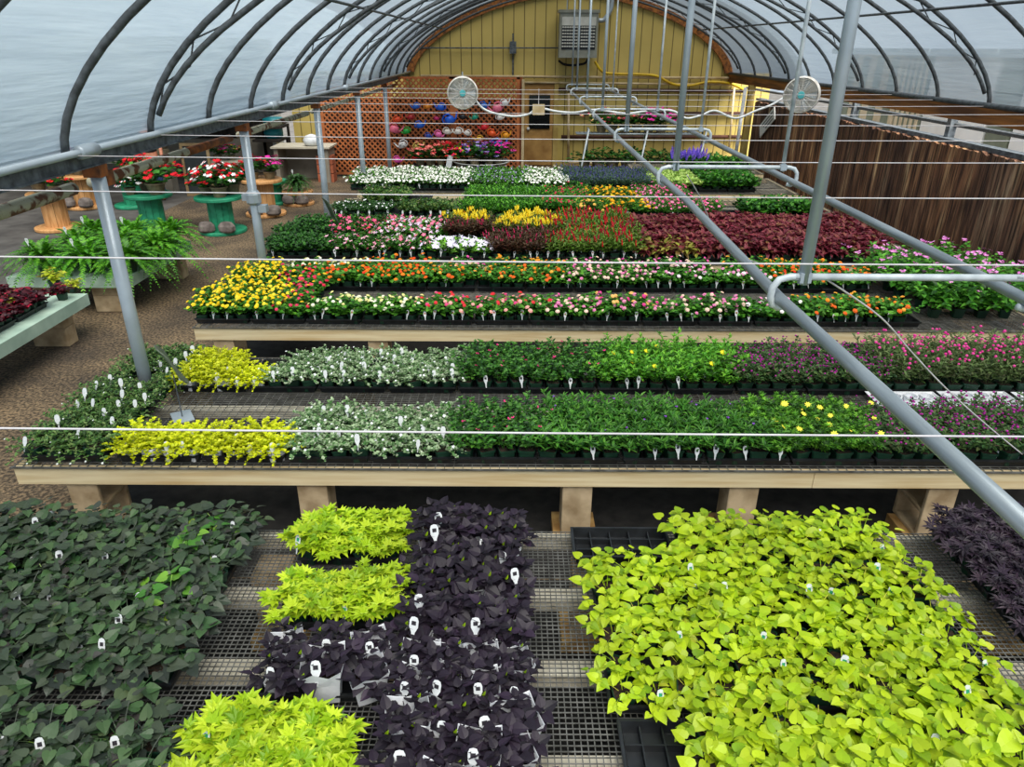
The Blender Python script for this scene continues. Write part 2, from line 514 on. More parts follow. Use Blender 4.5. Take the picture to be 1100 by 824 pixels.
poly('heater_gas_pipe', [aty(658, -6, Yp), aty(656, 10, Yp), aty(649, 21, Yp), aty(643, 22, Yp)], .06, 'galv', 'bent silver flue pipe joining the side of the heater', 'pipe')
poly('black_cable', [aty(600, 65, Yp), aty(606, 69, Yp), aty(616, 70, Yp), aty(628, 68, Yp), aty(632, 62, Yp)], .03, 'cable', 'black cable drooping under the heater', 'cable')
# junction box
a = aty(551, 51, YW)
t = thing('junction_box', 'small grey electrical box high on the olive end wall', 'junction box', (a.x, YW - .14, a.z - .15))
box(-.09, .09, -.05, .12, 0, .3).obj('box_body', M['galv_dark'], t)
tube([(0, .05, .3), (0, .05, .5)], .02, 6).obj('conduit_stub', M['galv_dark'], t)
tube([(0, .05, 0), (0, .05, -.6)], .02, 6).obj('conduit_drop', M['galv_dark'], t)
# door
a = aty(563, 180, YW); b = aty(595, 90, YW)
dx0, dx1, dz = a.x, b.x, b.z
d = MB(); d.box(dx0, dx1, YW - .07, YW - .02, .02, dz)
d.box(dx0 + .1, dx1 - .1, YW - .085, YW - .07, .15, .8)
D = struct('door_1', d, M['door'])
tag(D, 'tan entrance door with a dark glazed upper pane in the olive end wall')
a = aty(568, 138, YW); b = aty(591, 102, YW)
box(a.x, b.x, YW - .1, YW - .065, a.z, b.z).obj('door_pane', M['glass'], D)
k = MB(); k.lathe([(.001, 0), (.04, .01), (.05, .04), (.03, .07), (.001, .08)], 12)
ko = k.obj('door_knob', M['white'], D, True, (dx0 + .1, YW - .08, 1.02)); ko.rotation_euler = (PI / 2, 0, 0)
m = MB(); m.box(dx0 - .12, dx0 - .01, YW - .11, YW - .01, 0, dz + .12); m.box(dx1 + .01, dx1 + .14, YW - .11, YW - .01, 0, dz + .12); m.box(dx0 - .01, dx1 + .01, YW - .11, YW - .01, dz + .01, dz + .12)
struct('trim_2', m, M['door_frame'])
# unit heater
a = aty(600, 62, 21.2); b = aty(643, 12, 21.2)
W, HH = b.x - a.x, b.z - a.z
t = thing('unit_heater', 'boxy grey gas heater with dark louvres hung high on the end wall', 'heater', (a.x, 21.1, a.z))
hb = MB(); hb.box(0, W, 0, .55, 0, HH); hb.box(-.03, W + .03, -.03, .58, HH - .04, HH + .03)
hb.obj('housing', M['heater'], t)
fm = MB(); fm.box(.06, W - .06, -.02, 0, HH - .34, HH - .14); fm.obj('front_panel', M['heater_face'], t)
gm = MB(); gm.box(.06, W - .06, -.012, 0, .2, HH - .36); gm.obj('dark_opening', M['black'], t)
for i in range(7):
    z = .26 + i * (HH - .66) / 6
    lv = MB()
    n = 14
    for k in range(n):
        x = .07 + (W - .14) * k / n
        if abs(x - W / 2) < .05: continue
        lv.box(x, x + (W - .14) / n * .72, -.035, -.012, z, z + .035)
    lv.box(.07, W - .07, -.016, -.012, z + .01, z + .02)
    o_ = lv.obj('slats', M['heater_face'], t)
box(W / 2 - .03, W / 2 + .03, -.04, -.01, .2, HH - .36).obj('mullion', M['heater'], t)
for x in (.2, W - .2):
    tube([(x, .3, HH), (x, .3, HH + .6)], .015, 6).obj('hanging_rod', M['galv'], t)

# right side: eave beam, steel rails, pads
struct('trim_3', box(XR - .04, XR + .06, -1, YW - .02, 2.28, 2.49), M['beam'])
o = struct('trim_4', tube([(XR - .03, -1, 2.5), (XR - .03, YW - .02, 2.5)], .035, 8), M['hoop'], None, True)
pad = MB(); rr = random.Random(3); NP = 300; vs = []
for i in range(NP + 1):
    y = 2.5 + (19.3 - 2.5) * i / NP
    zt = 1.93 + rr.uniform(-.02, .025); dxx = .012 * (i % 2)
    vs += [(6.05 + dxx, y, .08), (6.05 + dxx, y, zt), (6.2, y, zt), (6.2, y, .08)]
fs = []
for i in range(NP):
    a = i * 4
    for k in range(4):
        fs.append((a + k, a + (k + 1) % 4, a + 4 + (k + 1) % 4, a + 4 + k))
fs += [(0, 3, 2, 1), (NP * 4, NP * 4 + 1, NP * 4 + 2, NP * 4 + 3)]
pad.add(vs, fs)
P = struct('wall_right', pad, M['pad']); tag(P, 'long rusty brown cooling pad wall streaked with mineral stains')
m = MB(); m.box(6.0, 6.22, 2.5, 19.3, .0, .08); m.box(6.12, 6.28, 2.5, 19.5, 1.94, 2.0); struct('trim_5', m, M['galv_dark'])
struct('trim_6', tube([(6.3, 2.5, 2.17), (6.3, 21, 2.17)], .03, 6), M['hoop'])
for k, y in enumerate((4.5, 7.7, 10.9, 14.1, 17.3)):
    o = box(6.22, 6.32, y - .05, y + .05, 0, 2.3).obj('side_post', M['galv_dark'])
    tag(o, f'{ordw(k + 1)} dark steel post behind the cooling pad wall, counted from the near end', 'post', 'posts behind the cooling pads')
# yellow corner post, pipe and slanted notice at the far end of the pads
o = box(5.88, 6.03, 19.35, 19.5, 0, 2.3).obj('corner_post', M['door_frame']); tag(o, 'ochre wooden post at the far end of the cooling pad wall', 'post')
o = tube([(5.72, 19.3, 0), (5.76, 19.3, 2.25)], .045, 8).obj('vent_pipe', M['white'], None, True); tag(o, 'white upright pipe beside the ochre wooden post', 'pipe')
t = thing('hanging_notice', 'tilted white notice board hung on the cooling pad wall', 'sign', (6.0, 18.0, 1.55)); t.rotation_euler = (math.radians(-30), 0, 0)
box(-.02, 0, -.5, .5, -.15, .15).obj('notice_board', M['trailer'], t)
tx = MB()
for k in range(3): tx.box(-.024, -.02, -.4, .35 - .12 * k, .06 - .08 * k, .09 - .08 * k)
tx.obj('printed_lines', M['galv_dark'], t)
# outside on the right
def outb(label, y0, y1, mat, z1=3.0, x=9.4, ribs=None):
    t = thing('outbuilding', label, 'building', (x, y0, 0))
    box(0, 3, 0, y1 - y0, 0, z1).obj('wall', M[mat], t)
    r = MB(); r.box(-.15, 3.15, -.02, y1 - y0 + .02, z1, z1 + .15); r.obj('roof_edge', M['galv'], t)
    if ribs:
        n = 5; L = (y1 - y0)
        for k in range(n):
            box(-.02, 0, L * (k + .25) / n, L * (k + .7) / n, .1, z1 - .05).obj('siding_panel', M[ribs], t)
outb('long white-sided building seen through the gap nearest the camera', 8, 14.3, 'trailer')
outb('narrow sage building beyond the first white one outside', 14.4, 15.1, 'sage')
outb('white-sided building between two sage ones outside', 15.2, 17.6, 'trailer')
outb('small sage outbuilding with pale panels beyond the pads', 17.7, 18.9, 'sage', ribs='beige')
outb('beige outbuilding with sage panels farthest along outside', 19, 23, 'beige', ribs='sage')

# left side: gutter, pipes, posts
g = MB(); g.box(XL - .12, XL, -1, YW - .05, 2.39, 2.475)
g.box(XL - .14, XL + .015, -1, YW - .05, 2.475, 2.49); g.box(XL - .14, XL + .015, -1, YW - .05, 2.38, 2.39)
G = struct('beam_gutter', g, M['galv_dark']); tag(G, 'dark weathered zinc gutter beam along the aisle eave')
o = tube([(XL + .05, -1, 2.5), (XL + .05, YW - .1, 2.5)], .024, 8).obj('eave_pipe', M['galv'], None, True)
tag(o, 'pale steel pipe clamped along the top of the gutter beam', 'pipe')
for y in (4.9, 8.6, 12.2, 16):
    pass
c = MB(); c.lathe([(.03, -.11), (.045, -.1), (.048, 0), (.045, .1), (.03, .11)], 10)
cs = None
for k, y in enumerate((5.05, 9.2, 13.3)):
    cc = c.obj('pipe_coupling', M['galv'], o, True, (XL + .05, y, 2.5)) if cs is None else cs.copy()
    if cs is None: cs = cc
    else: COL.objects.link(cc); cc.location = (XL + .05, y, 2.5)
    cc.rotation_euler = (PI / 2, 0, 0)
PY = [5.25, 8.3, 11.5, 14.6, 17.8]
for k, y in enumerate(PY):
    t = thing('gutter_post', f'{ordw(k + 1)} galvanized post under the gutter beam, counted from the near end', 'post', (XL - .03, y, 0), 0, 'posts under the gutter')
    tube([(0, 0, 0), (0, 0, 2.3)], .05, 12).obj('post_shaft', M['galv'], t, True)
    b = MB(); b.box(-.07, .05, -.06, .06, 2.3, 2.38); b.box(-.02, .02, .05, .18, 2.22, 2.32); b.obj('rusty_bracket', M['rust_orange'], t)
    if k == 1:
        b = MB(); b.lathe([(.055, 1.5), (.085, 1.53), (.085, 1.62), (.06, 1.66)], 10); b.box(.05, .14, -.05, .05, 1.42, 1.5); b.box(-.12, -.05, -.04, .03, 1.55, 1.62)
        b.obj('clamp', M['galv'], t)
for k, (y0, y1, mat, r, x, lab) in enumerate(((1.0, 5.1, 'rust', .045, -3.06, 'cream pipe blistered with rust under the near end of the gutter'),
                                    (5.35, 7.0, 'rust', .042, -3.06, 'rust-flaked cream pipe beyond the first gutter post'),
                                    (7.0, 8.15, 'rust_orange', .04, -3.06, 'short orange-rusted pipe just before the second gutter post'),
                                    (8.45, 11.35, 'rust', .04, -3.06, 'rusty cream pipe between second and third gutter posts'),
                                    (11.65, 20.5, 'rust', .035, -3.06, 'far cream pipe under the gutter beyond the third post'))):
    o = tube([(x, y0, 2.24), (x, y1, 2.24)], r, 10).obj('side_pipe', M[mat], None, True); tag(o, lab, 'pipe')

# thin cross wires tied at every hoop
wn = 0
for k, y in enumerate(HY):
    if y <= 0 or y > 14: continue
    wn += 1
    pts = [(XL + .08 + (XR - XL - .14) * i / 24, y + .0, 2.49 - .02 * math.sin(PI * i / 24)) for i in range(25)]
    t = tube(pts, .0022 if wn < 2 else .003, 6).obj('cross_wire', M['wire'], None, True)
    tag(t, f'{ordw(wn)} thin pale wire strung across the greenhouse, counted from the near end', 'wire', 'wires strung across')

# overhead rails on trapeze hangers
def lerp(pts, y):
    for a, b in zip(pts, pts[1:]):
        if y <= b[1] or b is pts[-1]:
            t = (y - a[1]) / (b[1] - a[1])
            return (a[0] + (b[0] - a[0]) * t, a[2] + (b[2] - a[2]) * t)
rail1 = [(1.18, .3, 2.17), (1.165, 3, 2.16), (1.2, 5, 2.19), (1.2, 8, 2.2), (1.26, 13, 2.21), (1.34, 19.2, 2.22)]
rail2 = [(2.24, .3, 2.16), (2.24, 3, 2.16), (2.22, 6, 2.185), (2.24, 13, 2.21), (2.3, 19.2, 2.22)]
for pts, lab in ((rail1, 'galvanized overhead rail pipe hung nearer the aisle'), (rail2, 'galvanized overhead rail pipe hung nearer the cooling pads')):
    o = tube(pts, .0255, 14).obj('overhead_rail', M['rail'], None, True); tag(o, lab, 'rail pipe')
for k, y in enumerate((3.0, 5.9, 8.7, 11.5, 14.4, 17.2, 19.0)):
    (x1, z1), (x2, z2) = lerp(rail1, y), lerp(rail2, y)
    zt = max(z1, z2) + .098
    lab = f'{ordw(k + 1)} white trapeze hanger under the overhead rails, counted from the near end'
    t = thing('trapeze_hanger', lab, 'hanger', (0, y, 0), 0, 'trapeze hangers')
    def hook(x, z, s):
        P = [(.08, 0), (.03, 0), (-.015, -.012), (-.038, -.045), (-.042, -.09), (-.03, -.124), (0, -.139), (.03, -.13)]
        return [(x + s * a, 0, zt + b) for a, b in P]
    tube(hook(x1, z1, 1), .016, 8).obj('hook', M['rail_white'], t, True)
    tube(hook(x2, z2, -1), .016, 8).obj('hook', M['rail_white'], t, True)
    tube([(x1 + .05, 0, zt), (x2 - .05, 0, zt)], .016, 8).obj('crossbar', M['rail_white'], t, True)
    for j, (x, r) in enumerate(((x1 + .09, .026 if k < 3 else .02), (x2 - .08, .016))):
        if k == 0 and j == 1: continue
        # find the film height over x
        ztop = max(arc(q / 200).z for q in range(201) if abs(arc(q / 200).x - x) < .04)
        xx = x
        tube([(xx, 0, zt - .03), (xx, 0, ztop - .02)], r, 10).obj('hanging_rod', M['galv'] if j == 0 else M['rail_white'], t, True)
        cm = MB(); cm.box(xx - .024, xx + .024, -.024, .024, zt - .022, zt + .022); cm.obj('clamp', M['galv'], t)
# slack cords below the hangers
poly('slack_cord', [aty(u, v, y) for u, v, y in ((886, 299, 3.0), (945, 340, 3.15), (980, 379, 3.3), (1016, 417, 3.45), (1058, 455, 3.6), (1098, 488, 3.8))], .004, 'wire', 'slack white cord dropping from the nearest hanger to the second bench', 'cord', n=6)
poly('slack_cord', [aty(u, v, y) for u, v, y in ((738, 188, 5.9), (752, 212, 6.2), (763, 238, 6.5), (777, 262, 6.8), (800, 277, 7.2), (822, 285, 7.6))], .0045, 'wire', 'slack white cord sagging from the second hanger over the burgundy plants', 'cord', n=6)

# fans with the cable and box between them
def fan(loc, rz, d, label, tilt=0):
    t = thing('circulation_fan', label, 'fan', loc, rz); t.rotation_euler = (tilt, 0, rz)
    r = d / 2
    h = MB(); ri = []
    for rr_, yy in ((r * .93, -.06), (r, -.05), (r, .14), (r * .9, .17), (r * .5, .19)):
        ri.append([(rr_ * math.cos(2 * PI * i / 32), yy, rr_ * math.sin(2 * PI * i / 32)) for i in range(32)])
    h.rings(ri, 0, False, True)
    h.obj('housing', M['fanwhite'], t, True)
    g = MB()
    for q in range(1, 13):
        rr_ = r * .93 * q / 12
        g.tube([(rr_ * math.cos(2 * PI * i / 28), -.075, rr_ * math.sin(2 * PI * i / 28)) for i in range(28)], .003, 4, closed=True)
    for i in range(16):
        a = 2 * PI * i / 16
        g.tube([(.04 * math.cos(a), -.08, .04 * math.sin(a)), (r * .95 * math.cos(a), -.07, r * .95 * math.sin(a))], .004, 4)
    g.obj('wire_guard', M['fanwhite'], t)
    bm = []
    for i in range(5):
        b = MB(); a0 = 2 * PI * i / 5; P = []
        for (q, w_) in ((.12, .25), (.45, .42), (.85, .5)):
            P.append([(r * q * math.cos(a0 - w_ / 2), 0.02, r * q * math.sin(a0 - w_ / 2)), (r * q * math.cos(a0 + w_ / 2), .06, r * q * math.sin(a0 + w_ / 2)),
                      (r * q * math.cos(a0 + w_ / 2), .066, r * q * math.sin(a0 + w_ / 2)), (r * q * math.cos(a0 - w_ / 2), .026, r * q * math.sin(a0 - w_ / 2))])
        b.rings(P); b.obj('fan_blade', M['galv'], t)
    c = MB(); c.rings([[(q * math.cos(2 * PI * i / 16), y, q * math.sin(2 * PI * i / 16)) for i in range(16)] for q, y in ((.001, -.1), (.055, -.095), (.06, -.08), (.06, .05))])
    c.obj('hub_label', M['teallabel'], t)
    mt = MB(); mt.rings([[(q * math.cos(2 * PI * i / 16), y, q * math.sin(2 * PI * i / 16)) for i in range(16)] for q, y in ((.1, .19), (.1, .36), (.07, .4))]); mt.obj('motor', M['fanwhite'], t, True)
    tube([(0, .25, .08), (0, .25, .2 + max(0, 2.5 - loc[2]) )], .012, 6).obj('bracket', M['galv'], t)
    return t
a = aty(497, 100, 15.0); b = aty(861, 102, 13.4)
fan(tuple(a), .05, .6, 'round white fan hanging in front of the orange lattice')
fan(tuple(b), -.45, .6, 'round white fan hanging near the cooling pad wall')
Yc = 15.2
poly('fan_cable', [aty(u, v, Yc) for u, v in ((510, 106), (518, 116), (532, 122), (552, 125), (567, 123), (573, 119))], .022, 'white', 'white cable from the lattice side fan to the junction box', 'cable')
poly('fan_cable', [aty(u, v, Yc) for u, v in ((585, 117), (600, 120), (618, 121), (640, 118), (672, 122), (698, 119), (722, 119), (737, 127), (753, 124), (768, 119), (790, 127), (812, 119), (830, 112), (848, 101))], .022, 'white',
     'long looping white cable from the junction box to the pad side fan', 'cable')
a = aty(578.5, 117.5, 15.2)
t = thing('cable_box', 'cream junction box joining the two fan cables before the dark door pane', 'junction box', tuple(a))
box(-.11, .11, -.05, .05, -.09, .09).obj('box_body', M['fanwhite'], t)
box(-.12, .12, -.065, -.05, -.1, .1).obj('box_lid', M['pvc'], t)
tube([(0, .0, .09), (0, 0, .38)], .006, 5).obj('hanging_wire', M['wire'], t)

# orange lattice screen with its posts
lx0, lx1, ly = aty(347, 150, 19.7).x, aty(558, 150, 19.7).x, 19.7
lt, zb = 2.45, .05
NPAN = 3; wpan = (lx1 - lx0) / NPAN
for k in range(NPAN):
    x0, x1 = lx0 + k * wpan + .03, lx0 + (k + 1) * wpan - .03
    t = thing('lattice_panel', f'{ordw(k + 1)} orange lattice panel counted from the aisle end of the screen', 'lattice panel', (x0, ly, 0), 0, 'orange lattice screen')
    W_, H_ = x1 - x0, lt - zb
    for s in (1, -1):
        L = MB(); w_ = .038; step = .14
        c = -H_ if s == 1 else 0
        end = W_ if s == 1 else W_ + H_
        while c < end:
            # line x - s*z = c
            P = []
            if s == 1:
                za, zb_ = max(0, -c), min(H_, W_ - c)
                P = [(c + za, za), (c + zb_, zb_)]
            else:
                za, zb_ = max(0, c - W_), min(H_, c)
                P = [(c - za, za), (c - zb_, zb_)]
            if zb_ - za > .05:
                (xa, z0), (xb, z1) = P
                q = w_ / 2 * .7071; yo = .0 if s == 1 else -.014
                nx, nz = (-q, q) if s == 1 else (q, q)
                v = [(xa + nx, yo, z0 + nz + zb), (xa - nx, yo, z0 - nz + zb), (xb - nx, yo, z1 - nz + zb), (xb + nx, yo, z1 + nz + zb)]
                v += [(x, yo - .012, z) for x, _, z in v]
                L.add(v, [(0, 1, 2, 3), (7, 6, 5, 4), (0, 4, 5, 1), (1, 5, 6, 2), (2, 6, 7, 3), (3, 7, 4, 0)])
            c += step
        L.obj('slats', M['lattice'], t)
    fr = MB(); fr.box(-.03, .05, -.03, .01, zb, lt); fr.box(W_ - .05, W_ + .03, -.03, .01, zb, lt); fr.box(-.03, W_ + .03, -.03, .01, lt - .05, lt); fr.box(-.03, W_ + .03, -.03, .01, zb, zb + .06)
    fr.obj('panel_frame', M['lattice'], t)
for k in range(4):
    x = lx0 + k * wpan
    o = box(x - .07, x + .07, ly + .02, ly + .16, 0, lt).obj('screen_post', M['lattice_dark']); tag(o, f'{ordw(k + 1)} brown post behind the lattice screen, counted from the aisle end', 'post', 'lattice screen posts')
# upright cream trim at the screen end
o = box(lx1 + .05, lx1 + .12, ly - .05, ly + .02, 0, 2.4).obj('screen_end_board', M['pvc']); tag(o, 'pale upright board at the door end of the lattice screen', 'board')
# a second lattice bit and dark boards behind the screen
m = MB(); m.box(lx0 - .1, lx1 + .1, ly + .55, ly + .65, 0, 1.9)
struct('wall_backing', m, M['barn'])
# ================================================================ benches
BT = .65
NTH = ['nearest', 'second', 'third', 'fourth', 'fifth', 'sixth', 'seventh']
cloth = MB(); cloth.box(-3.5, 5.8, .9, 3.7, 0, .006); cloth.box(-3.3, 5.6, 3.72, 18, 0, .006)
struct('floor_cloth', cloth, M['fabric'])
BENCH = [(-3.35, 3.75, 1.42, 3.35), (-3.26, 5.2, 4.02, 5.85), (-3.12, 5.35, 6.6, 8.45), (-3.1, 5.4, 8.95, 10.8), (-3.0, 5.4, 11.4, 13.25), (-2.95, 5.4, 13.85, 15.65), (2.7, 5.5, 16.25, 17.7)]
LEGS = [(-2.86, -1.33, .44, 1.55, 2.88, 4.4)] * 4 + [(-2.55, -1.33, .44, 1.55, 2.88, 4.4)] * 2 + [(2.95, 4.1, 5.2)]
for k, (x0, x1, y0, y1) in enumerate(BENCH):
    t = thing('plant_bench', f'long {NTH[k]} plant bench of pale boards topped with wire mesh' if k < 6 else 'short plant bench of pale boards before the end wall', 'bench', (x0, y0, 0), 0, 'mesh topped plant benches')
    L, W = x1 - x0, y1 - y0
    rw = M['wood_new'] if k else M['wood_grey']
    # front rail in boards butted end to end
    xs = [0, L * .62, L] if k else [0, L]
    for a, b in zip(xs, xs[1:]):
        box(a + .002, b - .002, 0, .04, BT - .135, BT - .012).obj('front_rail', rw, t)
    box(0, L, W - .04, W, BT - .1, BT - .012).obj('back_rail', rw, t)
    for x in (0, L - .04): box(x, x + .04, .04, W - .04, BT - .1, BT - .012).obj('end_rail', rw, t)
    ny = 4 if k < 2 else 3
    for i in range(1, ny):
        y = W * i / ny
        box(.04, L - .04, y - .045, y + .045, BT - .1, BT - .03).obj('long_board', M['wood_grey'], t)
    g = MB(); sx, sy = ((.05, .026) if k == 0 else (.06, .03) if k < 4 else (.1, .05))
    r = .0022 if k < 2 else .003
    if k == 0: sx = .027
    px = XL - .03 - x0
    posts = [(px, y - y0) for y in PY]
    n = int(L / sx)
    for i in range(n + 1):
        x = L * i / n
        hit = [yy for (xx, yy) in posts if abs(xx - x) < .06 and 0 < yy < W]
        if hit:
            g.box(x - r, x + r, -.01, hit[0] - .06, BT - .008, BT - .004); g.box(x - r, x + r, hit[0] + .06, W + .01, BT - .008, BT - .004)
        else:
            g.box(x - r, x + r, -.01, W + .01, BT - .008, BT - .004)
    n = int(W / sy)
    for i in range(n + 1):
        y = W * i / n
        hit = [xx for (xx, yy) in posts if abs(yy - y) < .06]
        if hit:
            g.box(-.01, hit[0] - .06, y - r, y + r, BT - .004, BT); g.box(hit[0] + .06, L + .01, y - r, y + r, BT - .004, BT)
        else:
            g.box(-.01, L + .01, y - r, y + r, BT - .004, BT)
    g.box(-.012, L + .012, -.014, -.006, BT - .008, BT + .002)
    g.obj('wire_mesh', M['grid'], t)
    for j, lx in enumerate(LEGS[k]):
        for q, ly_ in enumerate((y0 + .02, y1 - .24)):
            if q == 1 and k > 1: continue
            where = 'front' if q == 0 else 'back'
            o = box(lx - .15, lx + .15, ly_ - .03, ly_ + .3, .006, .09).obj('timber_pad', M['wood_pad'])
            tag(o, f'short timber pad under the {ordw(j + 1)} {where} block of the {NTH[k]} bench', 'timber', 'timber pads under the blocks')
            b = MB(); b.box(lx - .1, lx + .1, ly_, ly_ + .2, .09, BT - .136)
            if j in (0, 4): 
                b = MB(); z0, z1 = .09, BT - .136
                b.box(lx - .1, lx + .1, ly_, ly_ + .035, z0, z1); b.box(lx - .1, lx + .1, ly_ + .3, ly_ + .335, z0, z1)
                for zz in (z0, (z0 + z1) / 2 - .015, z1 - .03): b.box(lx - .1, lx + .1, ly_ + .035, ly_ + .3, zz, zz + .03)
            o = b.obj('concrete_block', M['block']); tag(o, f'tan concrete block, {ordw(j + 1)} from the aisle, holding up the {where} of the {NTH[k]} bench', 'block', 'concrete blocks under benches')
            bv = o.modifiers.new('b', 'BEVEL'); bv.width = .008; bv.segments = 2

# ============================================================ the aisle side
def spool(u, v, hgt, r, col, label, Y=None, rz=0):
    """cable spool whose base disc shows centred at (u, v)"""
    p = atz(u, v, 0.05)
    t = thing('cable_spool', label, 'cable spool', (p.x, p.y, 0), rz)
    d = MB(); d.lathe([(r - .01, 0), (r, .012), (r, .05), (r - .01, .062)], 28); 
    d.obj('base_disc', M[col], t)
    d = MB(); d.lathe([(r - .01, hgt - .062), (r, hgt - .05), (r, hgt - .012), (r - .01, hgt)], 28); d.obj('top_disc', M[col], t)
    n = 12; rc = r * .52
    dm = MB()
    for i in range(n):
        a0, a1 = 2 * PI * i / n + .015, 2 * PI * (i + 1) / n - .015
        v_ = []
        for z in (.06, hgt - .06):
            for rr_, a in ((rc - .03, a0), (rc - .03, a1), (rc, a1), (rc, a0)):
                v_.append((rr_ * math.cos(a), rr_ * math.sin(a), z))
        dm.add(v_, [(3, 2, 1, 0), (4, 5, 6, 7), (0, 1, 5, 4), (1, 2, 6, 5), (2, 3, 7, 6), (3, 0, 4, 7)])
    dm.obj('drum', M[col], t)
    s = MB(); s.lathe([(rc - .025, .06), (rc - .025, hgt - .06)], 16); s.obj('drum_core', M['seam'], t)
    return t, Vector((p.x, p.y, 0)), hgt, r
def rock(loc, s, label, seed):
    rr_ = random.Random(seed)
    m = MB(); v = []
    prof = [(.35, 0), (.5, .12), (.48, .4), (.36, .6), (.12, .66)]
    rs = []
    for r_, z in prof:
        rs.append([(loc[0] + s[0] * r_ * math.copysign(abs(math.cos(a)) ** .7, math.cos(a)) * rr_.uniform(.88, 1.1), loc[1] + s[1] * r_ * math.copysign(abs(math.sin(a)) ** .7, math.sin(a)) * rr_.uniform(.88, 1.1), loc[2] + s[2] * z) for a in (2 * PI * i / 9 for i in range(9))])
    m.rings(rs)
    o = m.obj('rock', M['rock'], None, False)
    bv = o.modifiers.new('b', 'BEVEL'); bv.width = .012; bv.segments = 2
    return tag(o, label, 'rock')
SP = {}
SP['teal'] = spool(240, 246, .66, .42, 'teal', 'teal cable spool nearest the ferns, topped by red and white flowers')
SP['cream'] = spool(286, 228, .72, .40, 'cream', 'cream cable spool beyond the second gutter post with two flower pots')
SP['small'] = spool(321, 217, .3, .33, 'cream', 'low cream cable spool carrying the lone fern')
SP['teal2'] = spool(166, 243, .66, .42, 'teal', 'teal cable spool behind the ferns, topped by red geraniums')
SP['teal3'] = spool(146, 219, .68, .42, 'teal', 'farthest teal cable spool beyond the one behind the ferns')
SP['cream2'] = spool(63, 243, .68, .40, 'cream', 'cream cable spool behind the ferns nearest the first gutter post')
SP['cream3'] = spool(93, 220, .68, .40, 'cream', 'smaller looking cream cable spool farther off beyond the first one')
SP['teal4'] = spool(297, 216, .5, .30, 'teal', 'half hidden teal cable spool behind the cream one with two flower pots')
for i, (key, dx, nm) in enumerate((('teal', -.17, 'aisle side rock on the teal spool nearest the ferns'), ('teal', .2, 'second rock on the teal spool nearest the ferns'), ('cream', -.1, 'wide rock at the foot of the cream spool with two pots'),
                     ('cream', .26, 'second rock at the foot of the cream spool with two pots'), ('cream3', -.2, 'rock on the base of the far cream spool'), ('cream3', .17, 'larger rock on the base of the far cream spool'),
                     ('small', -.13, 'rock at the base of the low spool with the fern'), ('small', .14, 'second rock at the base of the low spool with the fern'))):
    _, p, h_, r_ = SP[key]
    rock((p.x + dx, p.y - r_ * .78, .062), (.3, .2, .3), nm, i)

# pale green bench with coleus, near left
def gbench(x0, x1, y0, y1, zt, label, blocks, bl):
    t = thing('board_bench', label, 'bench', (x0, y0, 0))
    b = MB(); n = 3; w = (x1 - x0) / n
    for i in range(n):
        box(i * w + .003, (i + 1) * w - .003, 0, y1 - y0, zt - .035, zt).obj('top_board', M['lgreen'], t)
    box(x1 - x0, x1 - x0 + .035, 0, y1 - y0, zt - .13, zt + .002).obj('side_board', M['lgreen'], t)
    box(0, x1 - x0 + .035, y1 - y0, y1 - y0 + .035, zt - .13, zt + .002).obj('end_board', M['lgreen'], t)
    box(0, x1 - x0 + .035, -.035, 0, zt - .13, zt + .002).obj('end_board', M['lgreen'], t)
    i = 0
    for (x, y) in blocks:
        for z0, z1 in ((0, (zt - .05) / 2), ((zt - .05) / 2, zt - .036)):
            i += 1
            o = box(x - .2, x + .2, y - .1, y + .1, z0 + .002, z1).obj('concrete_block', M['block'])
            bv = o.modifiers.new('b', 'BEVEL'); bv.width = .01; bv.segments = 2
            tag(o, f'{"lower" if z0 == 0 else "upper"} tan concrete block {bl[(i - 1) // 2]}', 'block', 'concrete blocks under pale green benches')
    return t
gbench(-6.1, -5.02, 4.6, 8.05, .5, 'pale green board bench carrying the dark coleus flats', [(-5.28, 7.75), (-5.3, 5.2)], ['at the far corner of the coleus bench', 'at the near corner of the coleus bench'])
gbench(-6.35, -4.85, 8.75, 10.6, .5, 'pale green board bench buried under the big ferns', [(-5.2, 8.95), (-6.0, 8.95), (-4.97 - .1, 10.4)], ['under the fern bench near its middle', 'under the fern bench on its outer side', 'under the far corner of the fern bench'])

# far left: shed, counter, barrels, boards
sh = MB()
sh.box(-16, -6.35, 20.6, 20.8, 0, 3.2); sh.box(-16, -15.8, 12, 20.6, 0, 3.2); sh.box(-16, -6.35, 15.5, 20.8, 3.2, 3.3)
struct('wall_left', sh, M['barn'])
struct('wall_left_base', box(-15.8, -6.4, 20.3, 20.58, 0, .85), M['conc'])
a = aty(305, 118, 20.5)
struct('trim_7', box(-6.42, -6.32, 20.1, 20.8, .0, 2.6), M['white'])
def blk(u0, v0, u1, v1, Y, dep, name, mat, label, cat):
    a = aty(u0, v1, Y); b = aty(u1, v0, Y)
    o = box(a.x, b.x, Y, Y + dep, a.z, b.z).obj(name, M[mat]); tag(o, label, cat); return o
# counter
a = aty(290, 158, 18.6); b = aty(353, 154, 18.6)
t = thing('work_counter', 'long grey work counter against the olive wall beside the lattice', 'counter', (a.x, 18.6, 0))
W_ = b.x - a.x; zc_ = a.z
box(0, W_, 0, .9, zc_ - .04, zc_).obj('counter_top', M['wood_grey'], t)
box(.15, W_ - .15, .75, .85, 0, zc_ - .04).obj('back_board', M['conc'], t)
for x in (.05, W_ - .16): box(x, x + .1, .08, .8, 0, zc_ - .04).obj('leg', M['conc'], t)
# white bundle on the counter
p = aty(335, 152, 18.9); m = MB(); m.lathe([(.12, 0), (.2, .05), (.22, .14), (.15, .24), (.03, .28)], 12, c=(p.x, p.y, zc_)); o = m.obj('covered_bucket', M['white'], None, True); tag(o, 'small bucket under a white cover on the grey counter', 'bucket')
